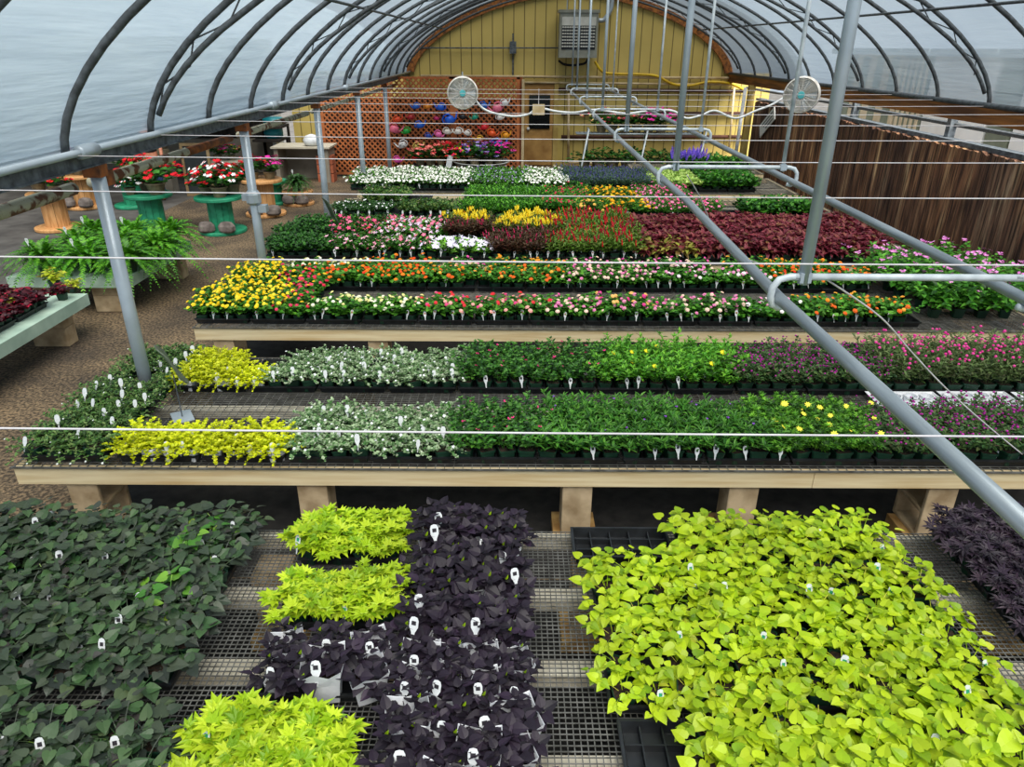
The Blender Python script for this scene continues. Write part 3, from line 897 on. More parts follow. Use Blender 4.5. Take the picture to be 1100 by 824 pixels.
# crates under the counter
for k in range(3):
    o = MB(); o.box(p.x + .1, p.x + .5, 18.75, 19.1, k * .22, k * .22 + .2); o = o.obj('brick_stack_row', M['terra']); o.name = 'clay_trough'
    tag(o, f'{["lowest", "middle", "top"][k]} clay trough of the stack under the grey counter', 'trough', 'stacked clay troughs')
# turquoise barrels
for k, (u0, v0, u1, v1, lab) in enumerate(((283, 126, 304, 134, 'turquoise barrel highest on the dark shed shelf'), (285, 137, 303, 148, 'turquoise barrel on the lower shed shelf'))):
    a = aty(u0, v1, 19.9); b = aty(u1, v0, 19.9)
    m = MB(); r_ = (b.x - a.x) / 2; h_ = b.z - a.z
    m.lathe([(r_ * .85, 0), (r_, h_ * .15), (r_, h_ * .4), (r_ * 1.03, h_ * .45), (r_ * 1.03, h_ * .55), (r_, h_ * .6), (r_, h_ * .88), (r_ * .85, h_)], 20, c=((a.x + b.x) / 2, 19.9, a.z))
    o = m.obj('barrel', M['barrel'], None, True); tag(o, lab, 'barrel')
    o = box(a.x - .2, b.x + .02, 19.45, 20.3, a.z - .06, a.z).obj('shed_shelf', M['barn']); tag(o, ['dark shelf under the higher turquoise barrel', 'dark shelf under the lower turquoise barrel'][k], 'shelf')
    for xx in (a.x - .17, b.x - .03):
        q = box(xx, xx + .05, 20.2, 20.28, 0, a.z - .06).obj('shelf_support', M['barn'], None); q.parent = o
# chalkboards
a = aty(191, 196, 16.5); b = aty(222, 147, 16.5)
def chalk(u0, u1, v0, Y, label, lean):
    a = aty(u0, v0, Y); b = aty(u1, v0, Y); W_ = b.x - a.x; Hh = a.z
    t = thing('chalkboard', label, 'chalkboard', (a.x, Y, 0)); t.rotation_euler = (lean, 0, 0)
    box(.06, W_ - .06, 0, .02, .06, Hh - .06).obj('board_face', M['chalk'], t)
    f = MB(); f.box(0, .06, -.015, .03, 0, Hh); f.box(W_ - .06, W_, -.015, .03, 0, Hh); f.box(.06, W_ - .06, -.015, .03, Hh - .06, Hh); f.box(.06, W_ - .06, -.015, .03, 0, .06)
    f.obj('wooden_frame', M['frame_wood'], t)
    return t
chalk(191, 222, 154, 16.8, 'tall wood-framed chalkboard standing behind the spools', -.05)
# bottle-like pots standing at the shed wall, box stack
for k, (u, v, mat, lab) in enumerate(((176, 170, 'pottan', 'stacked tan pots beside the chalkboard'),)):
    p = atz(u, 205, 0); p = aty(u, 172, 17.2)
    t = thing('pot_stand', 'narrow grey stand carrying upturned tan pots beside the chalkboard', 'stand', (p.x, 17.2, 0))
    box(-.16, .16, -.16, .16, 0, .75).obj('stand_body', M['conc'], t)
    m = MB(); m.lathe([(.1, .75), (.14, .78), (.15, .98), (.1, 1.0)], 14); m.lathe([(.1, 1.0), (.13, 1.03), (.14, 1.2), (.1, 1.22)], 14); m.obj('upturned_pots', M['pottan'], t, True)
# dark low tables behind the spools
for k, (u0, u1, v, Y, lab) in enumerate(((60, 150, 176, 18.3, 'low dark table far behind the cream spools'), (222, 262, 182, 18.2, 'low dark table behind the second gutter post'))):
    a = aty(u0, v, Y); b = aty(u1, v, Y)
    t = thing('low_table', lab, 'table', (a.x, Y, 0)); W_ = b.x - a.x; z_ = .55
    box(0, W_, 0, .8, z_ - .05, z_).obj('tabletop', M['wood_grey'], t)
    for x in (.05, W_ - .11):
        for y in (.05, .69): box(x, x + .06, y, y + .06, 0, z_ - .05).obj('leg', M['barn'], t)

# person standing in the shed side
px_, py_ = aty(162, 170, 16.3).x, 16.3
t = thing('person', 'person in a black shirt and blue jeans standing with both arms lowered', 'person', (px_, py_, 0), .25)
def skinned(name, verts, edges, radii, mat, parent, sub=2):
    me = bpy.data.meshes.new(name); me.from_pydata(verts, edges, []); me.update()
    o = bpy.data.objects.new(name, me); COL.objects.link(o); o.parent = parent
    me.materials.append(mat)
    sk = o.modifiers.new('s', 'SKIN'); sk.use_smooth_shade = True
    if me.skin_vertices:
        for i, r_ in enumerate(radii):
            sv = me.skin_vertices[0].data[i]; sv.radius = r_ if isinstance(r_, tuple) else (r_, r_); sv.use_root = (i == 0)
    ss = o.modifiers.new('u', 'SUBSURF'); ss.levels = sub; ss.render_levels = sub
    return o
V = [(0, 0, .95), (0, 0, 1.12), (0, 0, 1.32), (0, 0, 1.45), (0, 0, 1.53), (0, -.01, 1.62), (0, 0, 1.7)]
E_ = [(0, 1), (1, 2), (2, 3), (3, 4), (4, 5), (5, 6)]
Rd = [(.15, .1), (.14, .09), (.17, .1), (.1, .07), .05, (.075, .09), (.06, .07)]
for s in (-1, 1):
    i = len(V); V += [(s * .17, 0, 1.41), (s * .23, .01, 1.14), (s * .25, -.12, .93), (s * .24, -.17, .86)]
    E_ += [(3, i), (i, i + 1), (i + 1, i + 2), (i + 2, i + 3)]; Rd += [.055, .045, .032, .034]
    for q in range(4):
        j = len(V); off = (q - 1.5) * .02
        V += [(s * .24 + off * .8, -.2, .815 - abs(q - 1.4) * .004), (s * .24 + off, -.21, .775 + abs(q - 1.4) * .006)]; E_ += [(i + 3, j), (j, j + 1)]; Rd += [.01, .008]
    j = len(V); V += [(s * .24 - s * .045, -.2, .85), (s * .24 - s * .055, -.215, .82)]; E_ += [(i + 3, j), (j, j + 1)]; Rd += [.011, .009]
    i = len(V); V += [(s * .09, 0, .88), (s * .1, -.01, .5), (s * .11, .02, .09), (s * .12, -.1, .045)]
    E_ += [(0, i), (i, i + 1), (i + 1, i + 2), (i + 2, i + 3)]; Rd += [.09, .06, .045, .04]
skinned('body', V, E_, Rd, M['skin'], t)
V = [(0, 0, .98), (0, 0, 1.15), (0, 0, 1.3), (0, 0, 1.43), (0, 0, 1.47)]; E_ = [(0, 1), (1, 2), (2, 3), (3, 4)]; Rd = [(.175, .12), (.165, .115), (.19, .12), (.12, .09), (.07, .065)]
for s in (-1, 1):
    i = len(V); V += [(s * .18, 0, 1.41), (s * .215, .005, 1.22)]; E_ += [(3, i), (i, i + 1)]; Rd += [.075, .065]
skinned('shirt', V, E_, Rd, M['shirt'], t)
V = [(0, 0, .98), (0, 0, .9)]; E_ = [(0, 1)]; Rd = [(.17, .12), (.16, .12)]
for s in (-1, 1):
    i = len(V); V += [(s * .09, 0, .82), (s * .1, -.01, .5), (s * .11, .015, .12)]; E_ += [(1, i), (i, i + 1), (i + 1, i + 2)]; Rd += [.1, .078, .07]
skinned('jeans', V, E_, Rd, M['jeans'], t)
h_ = MB(); h_.lathe([(.001, .125), (.06, .11), (.095, .05), (.1, -.02), (.085, -.07)], 16, c=(0, .02, 1.68)); h_.obj('hair', M['hair'], t, True)
f_ = MB(); f_.lathe([(.001, 0), (.014, .004), (.016, .012), (.006, .04)], 8, c=(0, -.095, 1.63)); f_.lathe([(.001, -.01), (.011, 0), (.001, .01)], 8, c=(-.032, -.083, 1.665)); f_.lathe([(.001, -.01), (.011, 0), (.001, .01)], 8, c=(.032, -.083, 1.665)); f_.box(-.022, .022, -.089, -.078, 1.583, 1.59)
f_.obj('face', M['skin'], t, True)
for s in (-1, 1):
    f_ = MB(); f_.lathe([(.02, -.03), (.028, 0), (.02, .03)], 8, c=(s * .078, 0, 1.65), sx=.4); f_.obj('ear', M['skin'], t, True)

# ============================================================ watering cans
CANS = [(447, 113, 9, (30, 100, 200), 'blue', -1), (459.5, 113, 8, (230, 140, 30), 'amber', 1), (473, 114, 11, (24, 96, 214), 'bright blue', -1), (428, 127, 10, (232, 74, 28), 'orange', 1), (441, 124.6, 9, (170, 30, 40), 'dark red', -1),
        (469, 126, 6, (200, 40, 110), 'magenta', 1), (484, 127, 15, (18, 98, 220), 'big blue', 1), (497, 124, 9, (34, 34, 40), 'black', 1), (510.5, 124.6, 8, (20, 160, 130), 'jade', -1), (520, 112, 10, (26, 110, 210), 'flat blue', 1),
        (535, 114.6, 14, (238, 120, 150), 'pink', -1), (543, 109, 10, (238, 238, 238), 'white spotted', 1), (537, 125, 9, (236, 232, 228), 'white', 1), (423, 137, 14, (232, 110, 140), 'wide pink', 1), (437, 139.5, 10, (24, 170, 60), 'green', -1),
        (451.5, 133, 11, (26, 100, 210), 'mid blue', 1), (460, 144.6, 8, (24, 70, 170), 'navy blue', 1), (470.5, 143, 10, (240, 110, 180), 'candy pink', 1), (480.5, 140, 10, (236, 230, 220), 'ivory', 1), (492, 140, 10, (238, 234, 226), 'cream white', -1),
        (501, 141.5, 9, (232, 228, 222), 'chalk white', -1), (521, 135, 10, (214, 30, 44), 'red', -1), (528, 142, 11, (236, 90, 30), 'deep orange', 1), (515, 148, 9, (226, 176, 40), 'mustard', -1), (544, 144, 10, (240, 160, 20), 'golden', 1),
        (433, 154, 12, (230, 230, 230), 'black and white', -1), (449.5, 156, 11, (228, 206, 110), 'pale yellow', 1), (478, 156.5, 15, (206, 24, 40), 'big red', -1), (536.5, 154, 17, (28, 110, 220), 'largest blue', 1), (446.5, 167, 11, (200, 26, 40), 'low red', -1), (427, 170.5, 10, (230, 80, 180), 'low pink', 1)]
for (u, v, s, c, nm, sd) in CANS:
    p = aty(u, v + 1, 19.5)
    w = s / 773 * (19.5 * cp) * .62
    mt = surf('can_' + nm.replace(' ', '_'), c, tuple(x * .85 for x in c), 6, .45)
    t = thing('watering_can', f'{nm} plastic watering can hung on the orange lattice', 'watering can', (p.x, 19.5, p.z - w * .5), 0, None)
    tilt = R.uniform(-.35, .35)
    t.rotation_euler = (0, tilt, 0)
    b = MB(); b.lathe([(w * .52, 0), (w * .58, w * .1), (w * .6, w * .5), (w * .5, w * .8), (w * .36, w * .85)], 14, sy=.8, c=(0, 0, 0)); b.obj('can_body', mt, t, True)
    sp_ = MB(); sp_.tube([(sd * w * .45, 0, w * .15), (sd * w * .8, 0, w * .4), (sd * w * 1.1, 0, w * .95)], [w * .17, w * .12, w * .09], 8); sp_.lathe([(w * .07, 0), (w * .17, w * .1), (w * .16, w * .13)], 8, c=(sd * w * 1.1, 0, w * .92)); sp_.obj('spout', mt, t, True)
    hd = MB(); hd.tube([(-sd * w * (.5 - .02), 0, w * .15), (-sd * w * .82, 0, w * .35), (-sd * w * .8, 0, w * .75), (-sd * w * .45, 0, w * 1.1), (sd * w * .05, 0, w * 1.12), (sd * w * .3, 0, w * .8)], w * .1, 6); hd.obj('handle', mt, t, True)
    if nm == 'black and white':
        q = MB()
        for a in range(6):
            q.lathe([(w * .1, 0), (w * .1, w * .02)], 8, c=(w * .35 * math.cos(a), -w * .5, w * (.2 + .1 * a)))
        q.obj('dark_spots', M['black'], t)
# ================================================================ plants
def half(pts, mid):
    """leaf blade from a half outline (x>0) and midrib points of equal count; tip shared"""
    n = len(pts); v = []; f = []
    for (x, y, z) in mid: v.append((0, y, z))
    for (x, y, z) in pts: v.append((x, y, z))
    for (x, y, z) in pts: v.append((-x, y, z))
    for i in range(n - 1):
        f.append((i, n + i, n + i + 1, i + 1)); f.append((i, i + 1, 2 * n + i + 1, 2 * n + i))
    return v, f
T = {}
T['heart'] = half([(.1, -.1, .02), (.36, -.06, .07), (.47, .14, .10), (.40, .42, .07), (.2, .74, -.02), (.0, 1.0, -.14)],
                  [(0, .04, 0), (0, .1, 0), (0, .22, .0), (0, .45, -.01), (0, .74, -.06), (0, 1.0, -.14)])
T['ovate'] = half([(.05, .0, .01), (.26, .12, .07), (.33, .34, .08), (.23, .64, .03), (.0, 1.02, -.1)],
                  [(0, .0, 0), (0, .12, .01), (0, .34, .0), (0, .64, -.03), (0, 1.02, -.1)])
T['oval'] = ([(0, 0, 0), (.34, .4, .07), (.22, .8, .04), (0, 1, 0), (-.22, .8, .04), (-.34, .4, .07)], [(0, 1, 2, 3), (0, 3, 4, 5)])
T['lance'] = ([(0, 0, 0), (.13, .35, .04), (.09, .7, .0), (0, 1, -.1), (-.09, .7, .0), (-.13, .35, .04)], [(0, 1, 2, 3), (0, 3, 4, 5)])
T['long'] = half([(.03, .0, .0), (.17, .25, .05), (.17, .55, .04), (.0, 1.0, -.22)], [(0, 0, 0), (0, .25, .02), (0, .55, -.0), (0, 1.0, -.22)])
def cutleaf(w=1):
    v = [(0, 0, 0)]; f = []
    lob = [(-78, .5), (-40, .8), (0, 1.0), (40, .8), (78, .5)]
    prev = None
    for i, (a, l) in enumerate(lob):
        a = math.radians(a)
        d = (math.sin(a), math.cos(a)); p = (d[1], -d[0])
        c = (d[0] * l * .45, d[1] * l * .45 + .05); h = .17 * w
        k = len(v)
        h *= 1.0
        v += [(c[0] - p[0] * h, c[1] - p[1] * h, .05), (d[0] * l, d[1] * l + .03, -.06 * l), (c[0] + p[0] * h, c[1] + p[1] * h, .05)]
        f.append((0, k + 2, k + 1, k))
    return v, f
T['cut'] = cutleaf()
T['cutnarrow'] = cutleaf(.7)
GOLD = 2.39996

def leaf(mb, p, d, up, size, tpl, wid=1, roll=0, mi=0):
    d = d.normalized(); z = up - d * up.dot(d)
    if z.length < 1e-4: z = d.orthogonal()
    z.normalize(); x = d.cross(z)
    if roll:
        x, z = x * math.cos(roll) + z * math.sin(roll), z * math.cos(roll) - x * math.sin(roll)
    vs, fs = T[tpl]
    mb.add([p + (x * (a * wid) + d * b + z * c) * size for a, b, c in vs], fs, mi)

def grow(mb, P, rng, z0=.1, stems_mi=None):
    tips = []
    n = P['stems']; up = Vector((0, 0, 1)); br = P.get('br', .03)
    off = rng.uniform(0, 6.3)
    for s in range(n):
        az = off + s * GOLD + rng.uniform(-.3, .3)
        q = math.sqrt((s + .5) / n)
        tilt = math.radians(P['T']) * q * rng.uniform(.8, 1.15)
        L = P['L'] * rng.uniform(.75, 1.15) * (1 + P.get('edge', 0) * q)
        h = Vector((math.cos(az), math.sin(az), 0))
        d = h * math.sin(tilt) + up * math.cos(tilt)
        o = h * br * q + Vector((0, 0, z0))
        dr = P.get('droop', .3)
        def pt(t): return o + d * (L * t) - up * (dr * L * t * t) + h * (dr * .35 * L * t * t)
        if stems_mi is not None:
            sw = P.get('sw', .0016); pr = [pt(t) for t in (0, .35, .7, 1)]
            for a, b in zip(pr, pr[1:]):
                mb.add([a + Vector((sw, 0, 0)), a + Vector((-sw, sw, 0)), a + Vector((-sw, -sw, 0)), b + Vector((sw, 0, 0)), b + Vector((-sw, sw, 0)), b + Vector((-sw, -sw, 0))],
                       [(0, 1, 4, 3), (1, 2, 5, 4), (2, 0, 3, 5)], stems_mi)
        k = P['nodes']; per = P.get('per', 2)
        for i in range(k):
            t = P.get('t0', .25) + (1 - P.get('t0', .25)) * (i + 1) / k
            p = pt(t); a0 = az + i * GOLD * .5 * (1 if per == 1 else 1.3) + rng.uniform(-.4, .4)
            last = (i == k - 1); m = per + (P.get('tip', 0) if last else 0)
            for j in range(m):
                a = a0 + 2 * PI * j / m + rng.uniform(-.25, .25)
                e0, e1 = P['el']
                el = math.radians(rng.uniform(e0, e1) + (P.get('tipup', 15) if last else 0))
                dd = Vector((math.cos(a) * math.cos(el), math.sin(a) * math.cos(el), math.sin(el)))
                if P.get('out', .4): dd = (dd + h * P.get('out', .4) * q).normalized()
                sz = P['ls'] * rng.uniform(.7, 1.15) * (P.get('tipsz', .75) if last else 1)
                leaf(mb, p + dd * P.get('pet', .0) * rng.uniform(.4, 1.2), dd, up, sz, P['leaf'], P.get('lw', 1), rng.uniform(-.5, .5))
        tips.append((pt(1), h, az))
    return tips

def fl_disc(mb, c, nrm, r, mi, petals=5, rng=R, cup=.2):
    nrm = nrm.normalized(); a = nrm.orthogonal().normalized(); b = nrm.cross(a)
    n = petals * 2; o = rng.uniform(0, 6.3)
    v = [c]
    for i in range(n):
        rr_ = r if i % 2 == 0 else r * .55; t = o + 2 * PI * i / n
        v.append(c + (a * math.cos(t) + b * math.sin(t)) * rr_ + nrm * (cup * rr_))
    mb.add(v, [(0, i + 1, (i + 1) % n + 1) for i in range(n)], mi)
def fl_dome(mb, c, nrm, r, mi, n=6, flat=.6):
    nrm = nrm.normalized(); a = nrm.orthogonal().normalized(); b = nrm.cross(a)
    v = [c + nrm * r * flat]
    for rr_, h in ((.65, .75), (1, .1)):
        for i in range(n):
            t = 2 * PI * (i + (.5 if h < .5 else 0)) / n
            v.append(c + (a * math.cos(t) + b * math.sin(t)) * r * rr_ + nrm * r * flat * h)
    f = [(0, 1 + i, 1 + (i + 1) % n) for i in range(n)]
    f += [(1 + i, 1 + n + i, 1 + n + (i + 1) % n, 1 + (i + 1) % n) for i in range(n)]
    f.append(tuple(range(2 * n, n, -1)))
    mb.add(v, f, mi)
def fl_ball(mb, c, r, mi, el=1.0):
    v = [c + Vector(p) * r for p in ((0, 0, el), (0, 0, -el * .7))]
    for z, q in ((.5, .85), (-.2, .95)):
        for i in range(6): v.append(c + Vector((math.cos(i * PI / 3), math.sin(i * PI / 3), 0)) * r * q + Vector((0, 0, z * el * r)))
    f = [(0, 2 + i, 2 + (i + 1) % 6) for i in range(6)] + [(2 + i, 8 + i, 8 + (i + 1) % 6, 2 + (i + 1) % 6) for i in range(6)] + [(1, 8 + (i + 1) % 6, 8 + i) for i in range(6)]
    mb.add(v, f, mi)
def fl_spike(mb, c, d, r, L, mi, n=5):
    d = d.normalized(); a = d.orthogonal().normalized(); b = d.cross(a)
    rs = [[c + d * L * t + (a * math.cos(2 * PI * i / n + t * 3) + b * math.sin(2 * PI * i / n + t * 3)) * r * q for i in range(n)] for t, q in ((0, .5), (.2, 1), (.4, .75), (.6, .85), (.8, .45), (1, .05))]
    mb.rings(rs, mi)

def bloom(mb, P, tips, rng, mi=0, zf=0):
    fl = P.get('fl')
    if not fl: return
    typ, size, cnt, lift = fl[:4]
    up = Vector((0, 0, 1)); sel = list(tips)
    rng.shuffle(sel)
    k = int(cnt) + (1 if rng.random() < cnt - int(cnt) else 0)
    for i in range(k):
        p, h, az = sel[i % len(sel)]
        p = p + Vector((rng.uniform(-1, 1), rng.uniform(-1, 1), 0)) * (.012 + P['ls'] * .35) + up * lift * rng.uniform(.3, 1.2)
        nrm = up + h * .5 + Vector((rng.uniform(-.35, .35), rng.uniform(-.6, .1), 0))
        s = size * rng.uniform(.8, 1.2)
        if typ == 'disc': fl_disc(mb, p, nrm, s, mi, 5, rng)
        elif typ == 'daisy':
            fl_disc(mb, p, nrm, s, mi, 8, rng, .05)
        elif typ == 'dome': fl_dome(mb, p, nrm, s, mi)
        elif typ == 'ball': fl_ball(mb, p, s, mi)
        elif typ == 'spike': fl_spike(mb, p - up * s * .6, up + h * .3, s * .22, s * 1.9, mi)
        elif typ == 'cluster':
            for q in range(6):
                o = Vector((rng.uniform(-1, 1), rng.uniform(-1, 1), rng.uniform(-.2, .4))) * s
                fl_disc(mb, p + o, nrm, s * .55, mi, 5, rng)
        elif typ == 'tuft':
            for q in range(5):
                o = Vector((rng.uniform(-1, 1), rng.uniform(-1, 1), rng.uniform(0, .5))) * s * .5
                fl_spike(mb, p + o - up * s * .5, up + o * 12, s * .2, s * 1.2, mi, 4)

def potmesh(mb, s=.054, h=.09, m_pot=0, m_soil=1, rnd=False):
    if rnd:
        mb.lathe([(s * .72, 0), (s * .96, h * .86), (s * 1.05, h * .86), (s * 1.05, h), (s * .95, h), (s * .93, h * .9)], 16, m_pot, cap1=False)
        mb.lathe([(s * .93, h * .9), (.001, h * .92)], 16, m_soil, cap0=False)
        return
    def sq(a, z): 
        c = a * .18
        return [(-a + c, -a, z), (a - c, -a, z), (a, -a + c, z), (a, a - c, z), (a - c, a, z), (-a + c, a, z), (-a, a - c, z), (-a, -a + c, z)]
    mb.rings([sq(s * .78, 0), sq(s * .95, h * .85), sq(s * 1.02, h * .85), sq(s * 1.02, h), sq(s * .94, h), sq(s * .92, h * .9)], m_pot, True, False)
    mb.add(sq(s * .92, h * .9), [tuple(range(8))], m_soil)
def tagmesh(mb, y=-.05, x=0, z=.075, w=.012, h=.058, m0=0, m1=1, lean=-.38):
    vs = []
    prof = [(-w * .2, -.03), (w * .2, -.03), (w * .4, .0), (w, h * .35), (w, h * .75), (w * .7, h * .95), (0, h), (-w * .7, h * .95), (-w, h * .75), (-w, h * .35), (-w * .4, .0)]
    for t in (0, .0015):
        vs += [(x + a, y - lean * b - t, z + b) for a, b in prof]
    n = len(prof)
    mb.add(vs, [tuple(range(n))[::-1], tuple(range(n, 2 * n))] + [(i, (i + 1) % n, n + (i + 1) % n, n + i) for i in range(n)], m0)
    b0, b1 = h * .48, h * .74
    mb.add([(x - w * .5, y - lean * b0 - .0025, z + b0), (x + w * .5, y - lean * b0 - .0025, z + b0), (x + w * .5, y - lean * b1 - .0025, z + b1), (x - w * .5, y - lean * b1 - .0025, z + b1)], [(0, 1, 2, 3)], m1)

G1 = [(40, 96, 30), (66, 132, 38), (92, 160, 52)]
KD = {
 # near bench
 'limeheart': dict(name='potted_lime_vine', desc='lime heart-leaved vine', leaf='heart', ls=.066, stems=8, T=66, L=.115, nodes=3, per=1, tip=1, el=(-42, 5), pet=.03, droop=.25, out=.6, br=.035,
                   cols=[(116, 156, 20), (158, 190, 26), (186, 208, 34), (172, 200, 30), (198, 214, 46), (214, 212, 84)], tagm=('white', 'teal'), sw=.0014),
 'darkheart': dict(name='potted_dark_vine', desc='dark green heart-leaved vine', leaf='heart', ls=.078, stems=8, T=64, L=.115, nodes=3, per=1, tip=1, el=(-35, 8), pet=.03, droop=.25, out=.6, br=.035,
                   cols=[(44, 52, 46), (62, 74, 60), (66, 94, 58), (78, 74, 72), (56, 100, 52), (82, 104, 68), (74, 82, 74), (124, 158, 60)], tagm=('white', 'ink')),
 'limecut': dict(name='potted_cutleaf_vine', desc='lime cut-leaf vine', leaf='cut', ls=.074, stems=8, T=58, L=.105, nodes=4, per=2, tip=2, el=(-20, 35), pet=.016, droop=.2, out=.4, br=.03,
                 cols=[(112, 156, 16), (166, 198, 26), (196, 216, 48), (150, 188, 22)], tagm=('white', 'teal')),  # darkest lime puts shading among the leaves into their colour
 'purple': dict(name='potted_purple_vine', desc='near-black purple vine', leaf='ovate', lw=1.15, ls=.075, stems=6, T=52, L=.11, nodes=3, per=2, tip=2, el=(-22, 16), pet=.014, droop=.15, out=.3, br=.03, tipup=25,
                cols=[(28, 24, 32), (44, 34, 48), (36, 29, 40), (58, 43, 64), (38, 35, 40)], pot='potwhite', tagm=('white', 'ink'), ph=.1, tips_lime=True),
 'purplefine': dict(name='potted_purple_vine', desc='dusky cut-leaf purple vine', leaf='cutnarrow', ls=.075, stems=8, T=60, L=.12, nodes=4, per=2, tip=2, el=(-25, 25), pet=.014, droop=.2, out=.4, br=.03,
                    cols=[(48, 36, 54), (66, 50, 66), (54, 50, 56), (78, 62, 74)]),
 # second bench
 'greytrail': dict(name='potted_trailing_plant', desc='grey-green trailing plant', leaf='oval', ls=.024, stems=14, T=88, L=.15, nodes=8, per=2, el=(-15, 45), droop=.42, out=.3, br=.03, t0=.1,
                   cols=[(48, 88, 42), (78, 124, 66), (126, 158, 108), (64, 106, 52)], fl=('disc', .008, 3, .01), petals=[(226, 232, 226)], tagm=('white', 'white')),
 'jenny': dict(name='potted_creeping_jenny', desc='golden creeping plant', leaf='oval', lw=1.5, ls=.0195, stems=26, T=88, L=.135, nodes=9, per=2, tip=1, el=(-5, 45), droop=.25, out=.3, br=.035, t0=.15,
               cols=[(168, 184, 6), (208, 218, 14), (230, 232, 40), (190, 206, 10)], tagm=('white', 'white'), pot='potwhite'),
 'silver': dict(name='potted_silver_plant', desc='silver variegated plant', leaf='oval', lw=1.15, ls=.025, stems=14, T=74, L=.14, nodes=8, per=2, tip=1, el=(-10, 45), droop=.3, out=.3, br=.03, t0=.15,
                cols=[(62, 108, 52), (112, 150, 92), (176, 196, 156), (84, 130, 66), (216, 224, 200)], fl=('disc', .012, 3, .02), petals=[(236, 240, 240)], tagm=('white', 'white')),
 'salvia': dict(name='potted_salvia', desc='green magenta-flowered plant', leaf='ovate', ls=.042, stems=9, T=42, L=.17, nodes=7, per=2, tip=2, el=(-10, 40), droop=.1, out=.3, br=.03, t0=.1,
                cols=[(36, 84, 34), (60, 120, 44), (84, 146, 54), (48, 100, 40)], fl=('cluster', .009, .7, .02), petals=[(210, 30, 110), (226, 50, 130)], tagm=('white', 'ink')),
 'angel': dict(name='potted_angelonia', desc='narrow-leaved upright plant', leaf='lance', lw=1.1, ls=.06, stems=10, T=42, L=.165, nodes=8, per=2, tip=2, el=(0, 50), droop=.08, out=.3, br=.03, t0=.1,
               cols=[(40, 96, 34), (64, 128, 46), (92, 156, 62), (52, 110, 40)], fl=('cluster', .007, .35, .02), petals=[(110, 50, 170), (140, 80, 190)], tagm=('white', 'ink')),
 'yelbright': dict(name='potted_daisy', desc='bright green leafy plant', leaf='lance', lw=1.5, ls=.05, stems=11, T=44, L=.2, nodes=8, per=2, tip=2, el=(0, 45), droop=.1, out=.3, br=.03, t0=.1,
                   cols=[(58, 124, 34), (84, 156, 44), (112, 180, 58), (70, 140, 40)], fl=('daisy', .02, .12, .03), petals=[(244, 226, 40)], tagm=('white', 'ink')),
 'gompurple': dict(name='potted_globe_flower', desc='purple globe-flowered plant', leaf='lance', lw=1.7, ls=.036, stems=12, T=46, L=.17, nodes=6, per=2, tip=2, el=(-10, 40), droop=.1, out=.3, br=.03, t0=.1,
                   cols=[(40, 74, 36), (66, 104, 52), (92, 124, 62), (84, 70, 54)], fl=('ball', .0085, 13, .03), petals=[(150, 32, 130), (176, 44, 150), (128, 24, 110)]),
 'gompink': dict(name='potted_globe_flower', desc='tall pink globe-flowered plant', leaf='lance', lw=1.1, ls=.045, stems=12, T=42, L=.27, nodes=8, per=2, el=(0, 45), droop=.1, out=.3, br=.03, t0=.1,
                 cols=[(66, 92, 48), (92, 120, 62), (118, 136, 82), (84, 84, 60)], fl=('ball', .0115, 6, .04), petals=[(212, 50, 140), (228, 76, 156)], sw=.0012),
 'bidens': dict(name='potted_daisy', desc='yellow daisy-flowered plant', leaf='cutnarrow', ls=.036, stems=12, T=48, L=.17, nodes=7, per=2, tip=2, el=(-5, 45), droop=.12, out=.3, br=.03, t0=.1,
                cols=[(52, 110, 34), (78, 142, 44), (104, 166, 60)], fl=('daisy', .024, .55, .025), petals=[(248, 232, 40), (250, 240, 80)], tagm=('white', 'ink')),
}
def lant(desc, petals, n=8, sz=.0178):
    return dict(name='potted_lantana', desc=desc, leaf='ovate', lw=1.35, ls=.042, stems=9, T=52, L=.16, nodes=5, per=2, tip=1, el=(-20, 30), droop=.12, out=.35, br=.03, t0=.1,
                cols=[(44, 104, 32), (68, 136, 42), (92, 162, 56), (56, 120, 38)], fl=('dome', sz, n, .02), petals=petals, tagm=('white', 'terra'))
KD['lanyel'] = lant('yellow lantana', [(244, 202, 16), (250, 216, 40), (248, 226, 60)], 9)
KD['lanmix'] = lant('yellow and crimson lantana', [(214, 40, 70), (238, 120, 60), (244, 196, 40), (220, 60, 100)], 5)
KD['lanwhite'] = lant('cream white lantana', [(240, 238, 206), (248, 246, 230), (232, 226, 150)], 6)
KD['lanred'] = lant('orange and red lantana', [(238, 84, 24), (226, 50, 24), (244, 130, 30)], 6)
KD['lanpr'] = lant('red and pink lantana', [(222, 50, 60), (236, 96, 40), (226, 70, 130), (240, 170, 160)], 6)
KD['lanor'] = lant('orange lantana', [(240, 140, 30), (232, 100, 30), (244, 170, 60)], 4)
KD['lanpink'] = lant('pink lantana', [(232, 130, 180), (240, 180, 200), (222, 84, 160), (244, 210, 190)], 6)
KD['lanpo'] = lant('pink and orange lantana', [(234, 140, 180), (240, 140, 50), (222, 60, 140), (244, 190, 110)], 6)
KD['lanpale'] = lant('sparse pale pink lantana', [(240, 206, 214), (246, 236, 236), (230, 150, 190)], 2.5)
